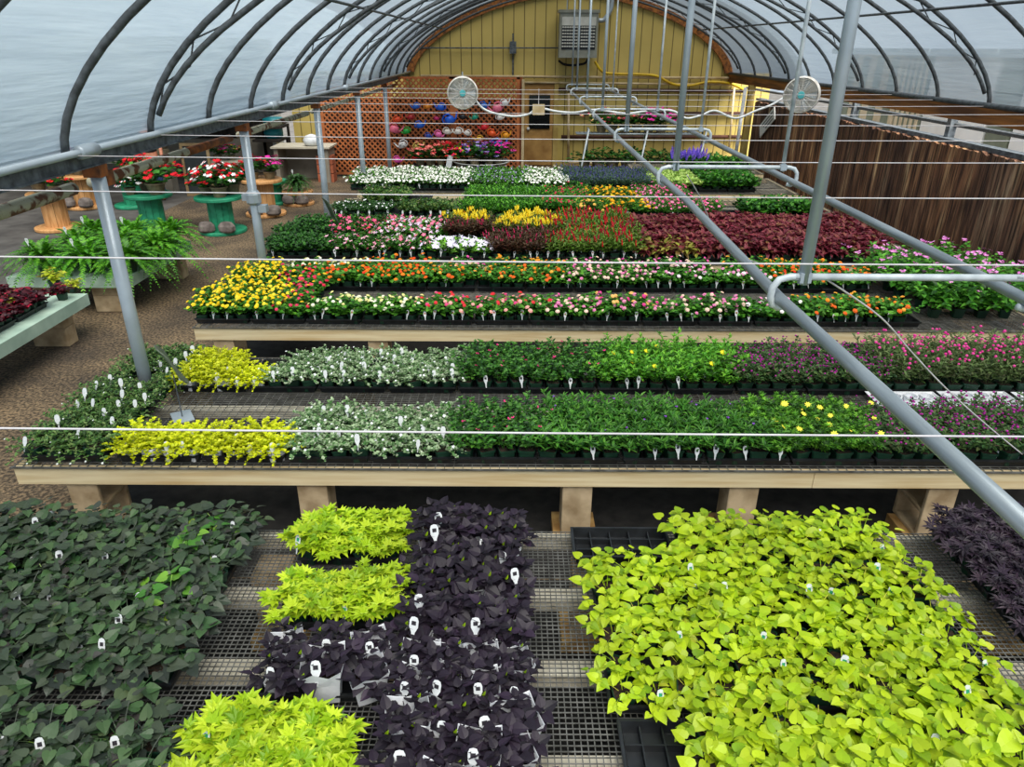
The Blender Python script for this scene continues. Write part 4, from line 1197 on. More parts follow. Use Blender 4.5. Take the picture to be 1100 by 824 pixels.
KD.update({
 'tallpink': dict(name='tall_potted_perennial', desc='tall pink-flowered leafy plant', leaf='ovate', ls=.075, stems=12, T=50, L=.42, nodes=8, per=2, tip=2, el=(-30, 25), droop=.14, out=.3, br=.04, t0=.05, pet=.02,
                  cols=[(48, 112, 36), (74, 146, 48), (98, 172, 60), (60, 128, 42)], fl=('cluster', .028, 7, .05), petals=[(216, 120, 196), (232, 160, 214), (200, 96, 178)]),
 'glossy': dict(name='potted_vinca', desc='glossy dark green vinca', leaf='oval', ls=.046, stems=10, T=56, L=.14, nodes=5, per=2, tip=2, el=(-5, 45), droop=.1, br=.03, t0=.1, cols=[(30, 72, 34), (48, 100, 44), (62, 120, 52)], fl=('disc', .018, .15, .02), petals=[(190, 170, 220)], tagm=('white', 'ink')),
 'vincapink': dict(name='potted_vinca', desc='pink-flowered vinca', leaf='oval', ls=.046, stems=10, T=58, L=.13, nodes=4, per=2, tip=2, el=(-5, 40), droop=.1, br=.03, t0=.1, cols=[(40, 92, 34), (64, 124, 42)], fl=('disc', .026, 4.5, .025), petals=[(240, 150, 180), (230, 90, 130), (246, 190, 206)], tagm=('white', 'ink')),
 'vincared': dict(name='potted_vinca', desc='rose-red flowered vinca', leaf='oval', ls=.046, stems=10, T=58, L=.13, nodes=4, per=2, tip=2, el=(-5, 40), droop=.1, br=.03, t0=.1, cols=[(40, 92, 34), (64, 124, 42)], fl=('disc', .026, 4.5, .025), petals=[(226, 50, 80), (234, 80, 130), (240, 120, 160)]),
 'lavpink': dict(name='potted_verbena', desc='pale lavender verbena', leaf='oval', ls=.04, stems=10, T=60, L=.13, nodes=4, per=2, tip=2, el=(-5, 40), droop=.1, br=.03, t0=.1, cols=[(48, 104, 38), (74, 136, 48)], fl=('disc', .026, 6, .03), petals=[(226, 196, 226), (240, 214, 228), (232, 120, 150)]),
 'petwhite': dict(name='potted_petunia', desc='white lavender petunia', leaf='oval', ls=.042, stems=10, T=62, L=.12, nodes=4, per=2, el=(-5, 40), droop=.15, br=.03, t0=.1, cols=[(74, 136, 44), (104, 166, 58)], fl=('disc', .032, 6, .03), petals=[(226, 216, 240), (240, 236, 250), (206, 196, 232)], tagm=('white', 'ink')),
 'bronze': dict(name='potted_celosia', desc='bronze-leaved magenta celosia', leaf='lance', lw=1.4, ls=.05, stems=12, T=36, L=.21, nodes=8, per=2, tip=2, el=(0, 50), droop=.05, br=.03, t0=.08, cols=[(66, 44, 32), (92, 58, 42), (76, 70, 38), (110, 50, 44)], fl=('spike', .026, 2.4, .04), petals=[(214, 36, 96), (230, 60, 120)], tagm=('white', 'ink')),
 'celyel': dict(name='potted_celosia', desc='yellow-plumed celosia', leaf='lance', lw=1.5, ls=.055, stems=11, T=36, L=.2, nodes=6, per=2, tip=1, el=(0, 45), droop=.05, br=.03, t0=.08, cols=[(76, 110, 34), (104, 136, 44), (90, 60, 40)], fl=('tuft', .055, 2.2, .05), petals=[(244, 206, 20), (250, 226, 60), (236, 150, 30)]),
 'celred': dict(name='potted_celosia', desc='red-plumed celosia', leaf='lance', lw=1.5, ls=.055, stems=11, T=38, L=.2, nodes=6, per=2, tip=1, el=(0, 45), droop=.05, br=.03, t0=.08, cols=[(86, 130, 40), (112, 152, 48), (96, 100, 44)], fl=('spike', .05, 3.2, .05), petals=[(196, 18, 40), (222, 36, 48), (176, 16, 60), (216, 30, 100)], tagm=('white', 'terra')),
 'burgundy': dict(name='potted_coleus', desc='burgundy coleus', leaf='long', lw=1.15, ls=.1, stems=9, T=50, L=.17, nodes=4, per=2, tip=3, el=(-30, 20), droop=.1, br=.03, t0=.15, tipup=30, cols=[(92, 24, 40), (128, 36, 56), (108, 40, 52), (150, 60, 74), (124, 96, 54)], tagm=('white', 'ink')),
 'burglime': dict(name='potted_coleus', desc='burgundy coleus with lime skirts', leaf='long', lw=1.2, ls=.1, stems=9, T=60, L=.16, nodes=4, per=2, tip=3, el=(-40, 20), droop=.15, br=.03, t0=.15, tipup=30, cols=[(110, 32, 48), (140, 48, 64), (160, 170, 60), (128, 40, 56)], tagm=('white', 'ink')),
 'whitespot': dict(name='potted_white_bedding', desc='dark green white-flecked plant', leaf='oval', ls=.034, stems=10, T=56, L=.11, nodes=5, per=2, el=(0, 45), droop=.1, br=.03, t0=.1, cols=[(36, 78, 40), (58, 104, 52)], fl=('disc', .014, 2, .02), petals=[(240, 242, 242)], tagm=('white', 'white')),
 'green': dict(name='potted_green_bedding', desc='plain mid-green plant', leaf='oval', ls=.042, stems=10, T=56, L=.15, nodes=5, per=2, tip=1, el=(0, 45), droop=.1, br=.03, t0=.1, cols=[(46, 92, 40), (70, 122, 52), (84, 110, 58)], fl=('disc', .014, .3, .02), petals=[(240, 200, 200)], tagm=('white', 'white')),
 'brightgreen': dict(name='potted_grassy_plant', desc='vivid grass-green plant', leaf='lance', lw=1.4, ls=.055, stems=12, T=46, L=.17, nodes=6, per=2, tip=2, el=(0, 50), droop=.1, br=.03, t0=.1, cols=[(42, 104, 28), (62, 132, 36), (88, 156, 48)]),
 'redgreen': dict(name='potted_crimson_flower', desc='green crimson-flowered plant', leaf='lance', lw=1.4, ls=.05, stems=12, T=46, L=.18, nodes=6, per=2, tip=2, el=(0, 50), droop=.1, br=.03, t0=.1, cols=[(50, 120, 34), (74, 150, 44)], fl=('dome', .016, 3, .03), petals=[(196, 30, 70), (214, 40, 90)]),
 'mariyel': dict(name='potted_marigold', desc='yellow marigold', leaf='cutnarrow', ls=.05, stems=11, T=48, L=.16, nodes=5, per=2, tip=1, el=(0, 45), droop=.1, br=.03, t0=.1, cols=[(50, 106, 34), (76, 138, 44)], fl=('dome', .024, 3.5, .03), petals=[(246, 200, 20), (250, 220, 60), (240, 170, 20)], tagm=('white', 'white')),
 'mariora': dict(name='potted_marigold', desc='orange marigold', leaf='cutnarrow', ls=.05, stems=11, T=48, L=.16, nodes=5, per=2, tip=1, el=(0, 45), droop=.1, br=.03, t0=.1, cols=[(50, 106, 34), (76, 138, 44)], fl=('dome', .024, 3.5, .03), petals=[(244, 150, 30), (250, 180, 60), (240, 190, 90)]),
 'dianthus': dict(name='potted_dianthus', desc='bright pink dianthus', leaf='lance', lw=.9, ls=.06, stems=14, T=44, L=.17, nodes=6, per=2, el=(10, 60), droop=.08, br=.03, t0=.1, cols=[(58, 122, 44), (84, 150, 60)], fl=('disc', .022, 7, .03), petals=[(232, 90, 150), (240, 130, 176), (214, 60, 126)], tagm=('white', 'white')),
 'leafy': dict(name='potted_leafy_plant', desc='broad-leaved deep green plant', leaf='oval', lw=1.1, ls=.062, stems=10, T=56, L=.2, nodes=5, per=2, tip=2, el=(-10, 40), droop=.1, br=.03, t0=.1, cols=[(34, 88, 30), (54, 118, 40), (78, 148, 52)], fl=('disc', .016, .25, .02), petals=[(236, 150, 150)]),
 'impwhite': dict(name='potted_impatiens', desc='white impatiens', leaf='oval', ls=.045, stems=10, T=58, L=.14, nodes=4, per=2, tip=1, el=(0, 40), droop=.1, br=.03, t0=.1, cols=[(50, 104, 36), (76, 136, 46)], fl=('disc', .026, 9, .03), petals=[(246, 246, 238), (238, 238, 226)], tagm=('white', 'white')),
 'lavender': dict(name='potted_lavender_flower', desc='small lavender-flowered plant', leaf='oval', ls=.04, stems=11, T=50, L=.16, nodes=5, per=2, tip=1, el=(0, 45), droop=.1, br=.03, t0=.1, cols=[(58, 116, 50), (84, 144, 66)], fl=('disc', .016, 4, .03), petals=[(160, 140, 200), (190, 176, 220)]),
 'bluesalvia': dict(name='potted_blue_salvia', desc='dusky blue-flowered plant', leaf='lance', lw=1.2, ls=.045, stems=14, T=44, L=.17, nodes=6, per=2, el=(0, 50), droop=.08, br=.03, t0=.1, cols=[(56, 92, 60), (80, 116, 76), (74, 84, 100)], fl=('spike', .022, 7, .03), petals=[(80, 78, 150), (104, 98, 170)]),
 'bluespike': dict(name='potted_blue_salvia', desc='tall violet-spiked salvia', leaf='oval', ls=.05, stems=10, T=40, L=.2, nodes=5, per=2, el=(0, 45), droop=.08, br=.03, t0=.1, cols=[(44, 100, 38), (70, 130, 50)], fl=('spike', .075, 5, .1), petals=[(96, 76, 196), (126, 96, 214)]),
 'limeleaf': dict(name='potted_lime_plant', desc='pale lime variegated plant', leaf='oval', ls=.06, stems=10, T=56, L=.13, nodes=4, per=2, tip=2, el=(-5, 35), droop=.1, br=.03, t0=.1, cols=[(150, 190, 70), (200, 220, 130), (110, 160, 60)]),
 'coleusdark': dict(name='potted_coleus', desc='maroon red-hearted coleus', leaf='ovate', lw=1.3, ls=.07, stems=9, T=58, L=.13, nodes=4, per=2, tip=2, el=(-25, 25), droop=.1, br=.03, t0=.15, cols=[(52, 18, 28), (84, 22, 36), (64, 24, 32), (190, 24, 60)], pot='potgreen'),
 'coleuslime': dict(name='potted_coleus', desc='lime coleus with maroon centres', leaf='ovate', lw=1.2, ls=.08, stems=9, T=60, L=.14, nodes=4, per=2, tip=2, el=(-25, 25), droop=.1, br=.03, t0=.15, cols=[(176, 196, 40), (206, 216, 60), (90, 60, 30)]),
})
def ger(desc, petals, n=9, cols=[(34, 84, 32), (54, 112, 44)], sz=.055):
    return dict(name='potted_geranium', desc=desc, leaf='oval', lw=1.35, ls=.09, stems=18, T=66, L=.3, nodes=4, per=2, tip=1, el=(-15, 35), droop=.12, br=.06, t0=.15, cols=cols, fl=('cluster', sz, n, .06), petals=petals)
KD['gered'] = ger('red geranium', [(206, 16, 34), (226, 30, 44), (184, 12, 30)], 20)
KD['gewhite'] = ger('white and red flowering bowl', [(240, 240, 240), (246, 246, 246), (210, 20, 40)], 20)
KD['gemag'] = ger('magenta geranium', [(214, 30, 150), (230, 60, 170)], 20)
KD['gepink'] = ger('salmon pink geranium', [(240, 120, 110), (246, 150, 140), (226, 70, 80)], 15)
KD['gemix'] = ger('crimson geranium with yellow', [(220, 20, 60), (214, 40, 150), (240, 220, 40), (226, 30, 44)], 16)
KD['geviol'] = ger('violet and lilac petunia', [(120, 90, 180), (170, 150, 210), (90, 50, 140)], 14)
KD['geyel'] = ger('pale yellow and rose bloom', [(240, 226, 130), (232, 90, 120), (240, 232, 180)], 8)
KD['getrail'] = dict(ger('leafy green hanging foliage', [(240, 180, 190)], .4), ls=.06, T=85, droop=.35, L=.28, name='potted_hanging_plant')

BUILT = {}
KD['purplesleeve'] = dict(KD['purple'])
KD['greenheart'] = dict(KD['darkheart'], desc='brighter green heart-leaved vine', cols=[(52, 96, 44), (78, 136, 52), (120, 170, 60), (168, 190, 66)])
for _k, _P in KD.items():
    if _k in ('limeheart', 'darkheart', 'limecut', 'purple', 'purplesleeve', 'greenheart', 'purplefine', 'coleusdark', 'coleuslime') or _k.startswith('ge'): continue
    _P['ls'] *= {'greytrail': 1.1, 'jenny': 1.15, 'silver': 1.08, 'salvia': .95, 'angel': 1.08, 'yelbright': 1.05, 'tallpink': 1.0, 'burgundy': 1.12, 'burglime': 1.12, 'gompink': 1.15, 'gompurple': 1.2}.get(_k, 1.3)
    if 'fl' in _P and _k not in ('greytrail', 'silver', 'gompurple', 'gompink', 'tallpink', 'celyel', 'celred', 'bluespike', 'bluesalvia', 'bidens'):
        _f = _P['fl']; _P['fl'] = (_f[0], _f[1] * 1.22, _f[2], _f[3])
def mats_of(kind):
    P = KD[kind]
    if 'lm' not in P:
        P['lm'] = leafmat('leaf_' + kind, P['cols'], rough=.42 if 'heart' in P['leaf'] else .5)
        P['pm'] = petalmat('petal_' + kind, P['petals']) if 'petals' in P else None
    return P['lm'], P['pm']

def proto(kind, var, mode):
    """mode: near (split parts), far (one mesh); returns list of (part name, mesh)"""
    key = (kind, var, mode)
    if key in BUILT: return BUILT[key]
    P = dict(KD[kind]); rng = random.Random(hash((kind, var)) & 0xffff if False else sum(map(ord, kind)) * 31 + var * 7)
    lm, pm = mats_of(kind)
    pot = M[P.get('pot', 'potgreen')]; ph = P.get('ph', .09); ps = P.get('ps', .054)
    rnd = P.get('rnd', False)
    tagm = [M[x] for x in P.get('tagm', ('white', 'white'))]
    if mode == 'far':
        P['nodes'] = max(3, int(P['nodes'] * .8)); P['ls'] *= 1.1
        mb = MB(); tips = grow(mb, P, rng, ph * .95); bloom(mb, P, tips, rng, 1)
        potmesh(mb, ps, ph, 2, 3, rnd)
        if var % 2 == 0 and 'tagm' in P: tagmesh(mb, x=rng.uniform(-.02, .02), y=-.075, z=.075, w=.016, h=.06, m0=4, m1=5)
        mats = [lm, pm or lm, pot, M['soil']] + tagm
        res = [(None, mb.mesh(P['name'], mats))]
    else:
        res = []
        mb = MB(); potmesh(mb, ps, ph, 0, 1, rnd); res.append(('pot', mb.mesh('pot', [pot, M['soil']])))
        mb = MB(); tips = grow(mb, P, rng, ph * .95, stems_mi=0)
        mats = [lm]
        if P.get('tips_lime'):
            for p, h, az in tips:
                if rng.random() < .3: leaf(mb, p + Vector((0, 0, .004)), Vector((.4, -.2, 1)), Vector((0, -1, .2)), .028, 'ovate', .7, 0, 1)
            mats.append(KD['limecut'].get('lm') or mats_of('limecut')[0])
        res.append(('foliage', mb.mesh('foliage', mats)))
        if P.get('fl'):
            mb = MB(); bloom(mb, P, tips, rng, 0)
            if mb.f: res.append(('blossoms', mb.mesh('blossoms', [pm])))
        if kind == 'purplesleeve' and var in (0, 1, 3):
            mb = MB()
            def q_(a, z, j=0): return [(sx_ * a, sy_ * a, z + (j if i_ % 2 else 0)) for i_, (sx_, sy_) in enumerate(((-1, -1), (-.3, -1.05), (.4, -1), (1, -1), (1.05, 0), (1, 1), (0, 1.03), (-1, 1), (-1.04, .1)))]
            mb.rings([q_(.058, .005), q_(.068, .1), q_(.082, .15, .026), q_(.08, .148, .026), q_(.066, .1)], 0, True, False)
            res.append(('paper_sleeve', mb.mesh('paper_sleeve', [M['potwhite']])))
        if 'tagm' in P and (var == 0 or (var == 2 and kind not in ('limeheart', 'darkheart', 'limecut'))):
            mb = MB(); big = kind in ('purplesleeve', 'limeheart', 'darkheart', 'limecut', 'purple')
            hi = {'purplesleeve': .15, 'purple': .16, 'limeheart': .1, 'darkheart': .1, 'limecut': .11, 'greytrail': .12, 'silver': .13, 'jenny': .085}.get(kind, .085)
            tagmesh(mb, x=rng.uniform(-.02, .02), y=-.072, z=hi, m0=0, m1=1, w=(.019 if 'purple' in kind else .015) if big else .015, h=.062 if big else .058); res.append(('plant_tag', mb.mesh('plant_tag', tagm)))
    BUILT[key] = res
    return res

def put(kind, x, y, z, label, mode='near', var=None, group=None, scale=1, rz=None, cat='potted plant'):
    var = R.randrange(4) if var is None else var
    pr = proto(kind, var, mode)
    rz = R.uniform(-.45, .45) if rz is None else rz
    nm = KD[kind]['name']
    if mode == 'far':
        o = bpy.data.objects.new(nm, pr[0][1]); COL.objects.link(o)
    else:
        o = bpy.data.objects.new(nm, None); COL.objects.link(o); o.empty_display_size = .03
        for pn, me in pr:
            c = bpy.data.objects.new(pn, me); COL.objects.link(c); c.parent = o
    o.location = (x, y, z); o.rotation_euler = (0, 0, rz); s = scale * R.uniform(.86, 1.12); o.scale = (s, s, s * R.uniform(.92, 1.08))
    tag(o, label, cat, group)
    return o

# trays
TW, TD = .545, .275
def traymesh(nx=4, ny=2):
    m = MB(); h = .055
    def rr_(a, b, z): return [(-a, -b, z), (a, -b, z), (a, b, z), (-a, b, z)]
    a, b = TW / 2 - .004, TD / 2 - .004
    m.rings([rr_(a - .02, b - .02, 0), rr_(a - .008, b - .008, h), rr_(a, b, h), rr_(a, b, h - .012), rr_(a - .003, b - .003, h - .012), rr_(a - .003, b - .003, h + .002), rr_(a - .013, b - .013, h + .002), rr_(a - .026, b - .026, .004)], 0, True, False)
    for i in range(1, nx):
        x = -a + 2 * a * i / nx; m.box(x - .003, x + .003, -b + .02, b - .02, .004, .04)
    for i in range(1, ny):
        y = -b + 2 * b * i / ny; m.box(-a + .02, a - .02, y - .003, y + .003, .004, .04)
    m.add(rr_(a - .024, b - .024, .004), [(0, 1, 2, 3)])
    return m
TRAY = traymesh().mesh('nursery_flat', [M['black']])
TRAYE = traymesh(5, 3)
TRAYE = TRAYE.mesh('nursery_flat', [M['black']])
def tray(x, y, label, me=None, z=BT, rz=0, group='black nursery flats on the benches'):
    o = bpy.data.objects.new('nursery_flat', me or TRAY); COL.objects.link(o); o.location = (x, y, z); o.rotation_euler = (0, 0, rz)
    return tag(o, label, 'plant tray', group)

CNT = {}
NP_ = 0
def band(bench, phrase, y0, deep, segs, mode='near', vz=.8, x0=None, nx=4, ny=2, dy=.285):
    """segs: [(u_from, u_to, kind[, skip])] in order; flats side by side along the bench"""
    global NP_
    yc = y0 + deep * dy / 2
    S = [(xat(s[0], yc, vz), xat(s[1], yc, vz), s[2], s[3] if len(s) > 3 else 0) for s in segs]
    xa = S[0][0] if x0 is None else x0; xb = S[-1][1]
    n = max(1, round((xb - xa) / (TW + .008)))
    for d in range(deep):
        ty = y0 + TD / 2 + d * dy; tn = 0
        rowc = [{}, {}, {}]
        for i in range(n):
            tx = xa + TW / 2 + i * (TW + .008) + R.uniform(-.002, .002)
            any_ = False
            for b in range(ny):
                for a in range(nx):
                    px = tx + TW * ((a + .5) / nx - .5); py = ty + TD * ((b + .5) / ny - .5)
                    kd = None
                    for s in S:
                        if s[0] - .02 <= px < s[1] + .02 and R.random() >= s[3]: kd = s[2]
                    if kd is None: continue
                    if any(abs(px - (XL - .03)) < .14 and abs(py - q) < .14 for q in PY): continue
                    any_ = True; NP_ += 1
                    row = d * ny + b
                    desc = KD[kd]['desc']; k = (desc, phrase, row); CNT[k] = CNT.get(k, 0) + 1
                    put(kd, px, py, BT + .006, f'{desc}, {ordw(CNT[k])} from the left, {ordw(row + 1)} pot row, {phrase}', mode, group=f'{desc} pots, {phrase}')
            if any_:
                tn += 1
                tray(tx, ty, f'black plastic flat, {ordw(tn)} from the left, {ordw(d + 1)} flat row, {phrase}')

# --- nearest bench
def block(phrase, xa, xb, y0, deep, kind, skip=0, mode='near', nx=4, ny=2, twist=0, dy=.285, sc=1, odd=None):
    global NP_
    n = max(1, round((xb - xa) / (TW + .008))); desc = KD[kind]['desc']
    for d in range(deep):
        ty = y0 + TD / 2 + d * dy; cn = [0] * ny
        for i in range(n):
            tx = xa + TW / 2 + i * (TW + .008); ty_ = ty + R.uniform(-.002, .002)
            for b in range(ny):
                for a in range(nx):
                    if R.random() < skip: continue
                    cn[b] += 1; NP_ += 1
                    kd_ = odd if odd and R.random() < .045 else kind
                    desc = KD[kd_]['desc']
                    put(kd_, tx + TW * ((a + .5) / nx - .5) + R.uniform(-.007, .007), ty_ + TD * ((b + .5) / ny - .5) + R.uniform(-.007, .007), BT + .006, f'{desc}, {ordw(cn[b])} from the left, {ordw(d * ny + b + 1)} pot row, {phrase}', mode, group=f'{desc} pots, {phrase}', scale=sc)
            tray(tx, ty_, f'black plastic flat, {ordw(i + 1)} from the left, {ordw(d + 1)} flat row, {phrase}')
block('large dark block, nearest bench', -1.42 - 4 * .553, -1.42, 2.2, 4, 'darkheart', odd='greenheart')
block('small dark block, nearest bench', -1.28 - 4 * .553, -1.28, 1.42, 2, 'darkheart', odd='greenheart')
block('farther lime patch, nearest bench', -1.13, -.58, 3.03, 1, 'limecut')
block('middle lime patch, nearest bench', -1.09, -.54, 2.56, 1, 'limecut')
block('front lime patch, nearest bench', -1.17, -.62, 1.44, 2, 'limecut')
block('small purple patch, nearest bench', -1.06, -.51, 2.15, 1, 'purplesleeve', nx=3)
block('near half of purple strip', -.46, .09, 1.45, 3, 'purplesleeve', nx=4, dy=.31)
block('far half of purple strip', -.49, .06, 2.4, 3, 'purple', nx=4, dy=.31)
block('big lime block, nearest bench', .4, 2.04, 2.1, 3, 'limeheart', .13, dy=.3)
block('near lime rows, nearest bench', .72, 2.3, 1.46, 2, 'limeheart', .04, sc=1.12)
block('farther lime rows, nearest bench', .9, 2.0, 3.03, 1, 'limeheart', .05)
block('dusky patch, nearest bench', 2.36, 3.46, 2.5, 3, 'purplefine')
# --- second bench
P2 = 'second bench'
# aisle-end column of trailing plants
for d in range(6):
    y0 = 4.06 + .285 * d + (.03 if d > 2 else 0)
    ph = 'aisle end of second bench'
    ty = y0 + TD / 2; tx = -2.95; cn = {}; some = False
    for b in range(2):
        n_ = 0
        for a in range(4):
            px, py = tx + TW * ((a + .5) / 4 - .5), ty + TD * ((b + .5) / 2 - .5)
            if any(abs(px - (XL - .03)) < .13 and abs(py - q) < .13 for q in PY): continue
            some = True; n_ += 1; NP_ += 1
            put('greytrail', px, py, BT + .006, f'grey-green trailing plant, {ordw(n_)} from the left, {ordw(d * 2 + b + 1)} pot row, {ph}', group=f'grey-green trailing pots, {ph}')
    if not any(abs(ty - q) < .2 for q in PY): tray(tx, ty, f'black plastic flat, {ordw(d + 1)} flat row, {ph}')
band(2, 'front of ' + P2, 4.06, 1, [(133, 308, 'jenny'), (308, 482, 'silver'), (482, 572, 'salvia'), (572, 818, 'angel'), (818, 948, 'bidens'), (948, 1150, 'gompurple')])
band(2, 'middle of ' + P2, 4.35, 1, [(318, 482, 'silver'), (482, 590, 'salvia'), (590, 800, 'angel'), (800, 940, 'bidens'), (940, 1130, 'gompurple')])
band(2, 'inner rows of ' + P2, 5.13, 1, [(196, 283, 'jenny'), (283, 500, 'silver', .04), (500, 650, 'salvia'), (650, 792, 'yelbright'), (792, 955, 'gompurple'), (955, 1130, 'gompink')])
band(2, 'back of ' + P2, 5.42, 1, [(205, 262, 'jenny'), (320, 500, 'silver', .04), (500, 645, 'salvia'), (645, 795, 'yelbright'), (795, 930, 'gompurple'), (930, 1130, 'gompink')])
# --- third bench
P3 = 'third bench'
band(3, 'front of ' + P3, 6.68, 1, [(212, 303, 'lanyel'), (303, 338, 'lanmix'), (338, 458, 'lanwhite'), (458, 592, 'lanpr'), (592, 645, 'lanpink'), (645, 700, 'lanpo'), (700, 800, 'lanpink'), (800, 850, 'lanpale'), (856, 972, 'lanor', .05)])
band(3, 'inner rows of ' + P3, 6.98, 1, [(222, 305, 'lanyel'), (305, 335, 'lanmix')])
band(3, 'middle of ' + P3, 7.28, 1, [(235, 305, 'lanyel'), (305, 340, 'lanmix')])
band(3, 'back of ' + P3, 7.75, 1, [(250, 300, 'lanyel'), (300, 345, 'lanmix'), (345, 462, 'lanred'), (468, 520, 'lanor', .3), (524, 600, 'lanor'), (600, 700, 'lanpink'), (700, 830, 'lanpale'), (835, 948, 'lanred', .05)])
band(3, 'rearmost of ' + P3, 8.06, 1, [(262, 300, 'lanyel'), (318, 385, 'lanwhite'), (385, 458, 'lanred'), (485, 515, 'lanpink'), (530, 600, 'lanor'), (600, 760, 'lanpink'), (780, 900, 'lanor')])
# tall pink perennials at the pad end
n_ = 0
for b in range(5):
    for a in range(5 - (b < 1)):
        n_ += 1; NP_ += 1
        put('tallpink', 4.22 + a * .24 + (b % 2) * .06 - b * .03 + .1, 7.0 + b * .3, BT + .003, f'tall pink-flowered leafy plant, {ordw(a + 1)} from the aisle in {ordw(b + 1)} row, pad end of third bench', group='tall pink-flowered plants by the pads')
# --- fourth bench
P4 = 'fourth bench'
band(4, 'front of ' + P4, 9.05, 1, [(287, 352, 'glossy'), (352, 412, 'vincapink'), (412, 462, 'vincapink'), (462, 524, 'petwhite'), (528, 578, 'bronze'), (582, 628, 'celred'), (632, 682, 'celred'), (690, 748, 'burglime'), (748, 930, 'burgundy')], 'far')
band(4, 'inner rows of ' + P4, 9.34, 1, [(292, 352, 'glossy'), (352, 412, 'vincapink'), (412, 470, 'lavpink'), (474, 520, 'petwhite'), (526, 590, 'bronze'), (590, 682, 'celred'), (690, 945, 'burgundy')], 'far')
band(4, 'middle of ' + P4, 9.9, 1, [(300, 356, 'glossy'), (356, 412, 'vincared'), (412, 482, 'lavpink'), (486, 530, 'bronze'), (534, 590, 'celyel'), (590, 680, 'celred'), (680, 935, 'burgundy')], 'far')
band(4, 'back of ' + P4, 10.2, 2, [(318, 362, 'glossy'), (362, 420, 'vincared'), (420, 482, 'lavpink'), (486, 520, 'celyel', .5), (520, 545, 'green'), (545, 590, 'celyel', .2), (590, 672, 'celred'), (672, 925, 'burgundy')], 'far')
# --- fifth bench
P5 = 'fifth bench'
band(5, 'front of ' + P5, 11.5, 2, [(358, 420, 'whitespot'), (428, 488, 'green'), (492, 590, 'brightgreen'), (590, 625, 'redgreen'), (625, 655, 'mariora'), (655, 702, 'mariyel'), (702, 766, 'dianthus'), (796, 880, 'leafy')], 'far')
band(5, 'back of ' + P5, 12.35, 3, [(395, 440, 'green'), (510, 592, 'brightgreen'), (592, 630, 'redgreen'), (630, 686, 'mariyel'), (686, 752, 'dianthus')], 'far')
# --- sixth bench
P6 = 'sixth bench'
band(6, 'front of ' + P6, 13.95, 3, [(380, 512, 'impwhite'), (512, 560, 'lavender'), (560, 606, 'impwhite'), (606, 700, 'bluesalvia'), (700, 748, 'limeleaf'), (752, 812, 'leafy')], 'far')
band(6, 'back of ' + P6, 14.85, 2, [(384, 512, 'impwhite'), (512, 564, 'lavender'), (564, 602, 'impwhite'), (602, 700, 'bluesalvia'), (700, 742, 'limeleaf'), (746, 800, 'leafy')], 'far')
band(7, 'seventh bench', 16.4, 2, [(722, 756, 'bluespike'), (756, 800, 'leafy')], 'far')
# ------------------------------------------------------------ ferns
def fern_mesh(seed, R_=.62, n=84):
    rng = random.Random(seed); mb = MB(); up = Vector((0, 0, 1))
    for s in range(n):
        az = s * GOLD + rng.uniform(-.2, .2); q = (s + .5) / n
        tilt = math.radians(12 + 68 * q ** .8); L = R_ * rng.uniform(.8, 1.1) * (.75 + .35 * q)
        h = Vector((math.cos(az), math.sin(az), 0)); d = h * math.sin(tilt) + up * math.cos(tilt); side = h.cross(up)
        dr = .45 + .35 * q
        pt = lambda t: d * (L * t) - up * (dr * L * t * t) + Vector((0, 0, .17)) + h * .03
        K = 21
        for i in range(K):
            t = .12 + .88 * i / (K - 1); p = pt(t); tan = (pt(min(1, t + .02)) - pt(t - .02)).normalized()
            w = .05 * math.sin(PI * min(1, t * .85 + .18)) ** .7 * rng.uniform(.85, 1.1) + .008
            for sd in (-1, 1):
                dd = (side * sd + tan * .55 + up * rng.uniform(-.25, .15)).normalized(); wd = L / K * .62
                a = p - tan * wd * .5; b = p + tan * wd * .5; c = p + dd * w + tan * wd * .3
                mb.add([a, p + dd * w * .5 - tan * wd * .35, c, p + dd * w * .5 + tan * wd * .6, b], [(0, 1, 2, 3, 4)])
    return mb
FM = leafmat('fern_frond', [(44, 104, 22), (74, 146, 32), (104, 178, 44), (60, 124, 28)], .5, .25)
FMD = leafmat('dark_fern_frond', [(22, 56, 24), (36, 78, 32), (50, 96, 40)], .5, .2)
FMESH = [fern_mesh(k, .66).mesh('fronds', [FM]) for k in range(3)]
potm = MB(); potmesh(potm, .12, .18, 0, 1, True); POTB = potm.mesh('pot', [M['potgreen'], M['soil']])
tg = MB(); tagmesh(tg, y=-.22, z=.42, w=.02, h=.075, lean=.1); tg.tube([(0, -.05, .2), (0, -.22, .42)], .003, 4, 0); FTAG = tg.mesh('plant_tag', [M['white'], M['lgreen']])
def fern(x, y, z, label, me, rz, sc=1, tagit=True):
    t = thing('potted_fern', label, 'fern', (x, y, z), rz, None)
    for nm, m_ in (('pot', POTB), ('fronds', me)) + ((('plant_tag', FTAG),) if tagit else ()):
        o = bpy.data.objects.new(nm, m_); COL.objects.link(o); o.parent = t
        if nm == 'plant_tag': o.rotation_euler = (0, 0, -rz)
    t.scale = (sc,) * 3
    return t
k = 0
for r_, y in enumerate((9.0, 9.62, 10.25)):
    for c_, x in enumerate((-6.05, -5.5, -4.98)):
        k += 1
        fern(x + .12 * (r_ % 2) + .05, y, .5, f'bushy green fern, {ordw(c_ + 1)} from the outer end in the {["near", "middle", "back"][r_]} row on the pale bench', FMESH[k % 3], k * 1.3, .98, (k % 3) != 0)
_, p, h_, r_ = SP['small']
DF = fern_mesh(9, .5).mesh('fronds', [FMD])
fern(p.x, p.y, h_, 'dark fern alone on the low cream spool', DF, .4, .95, True)

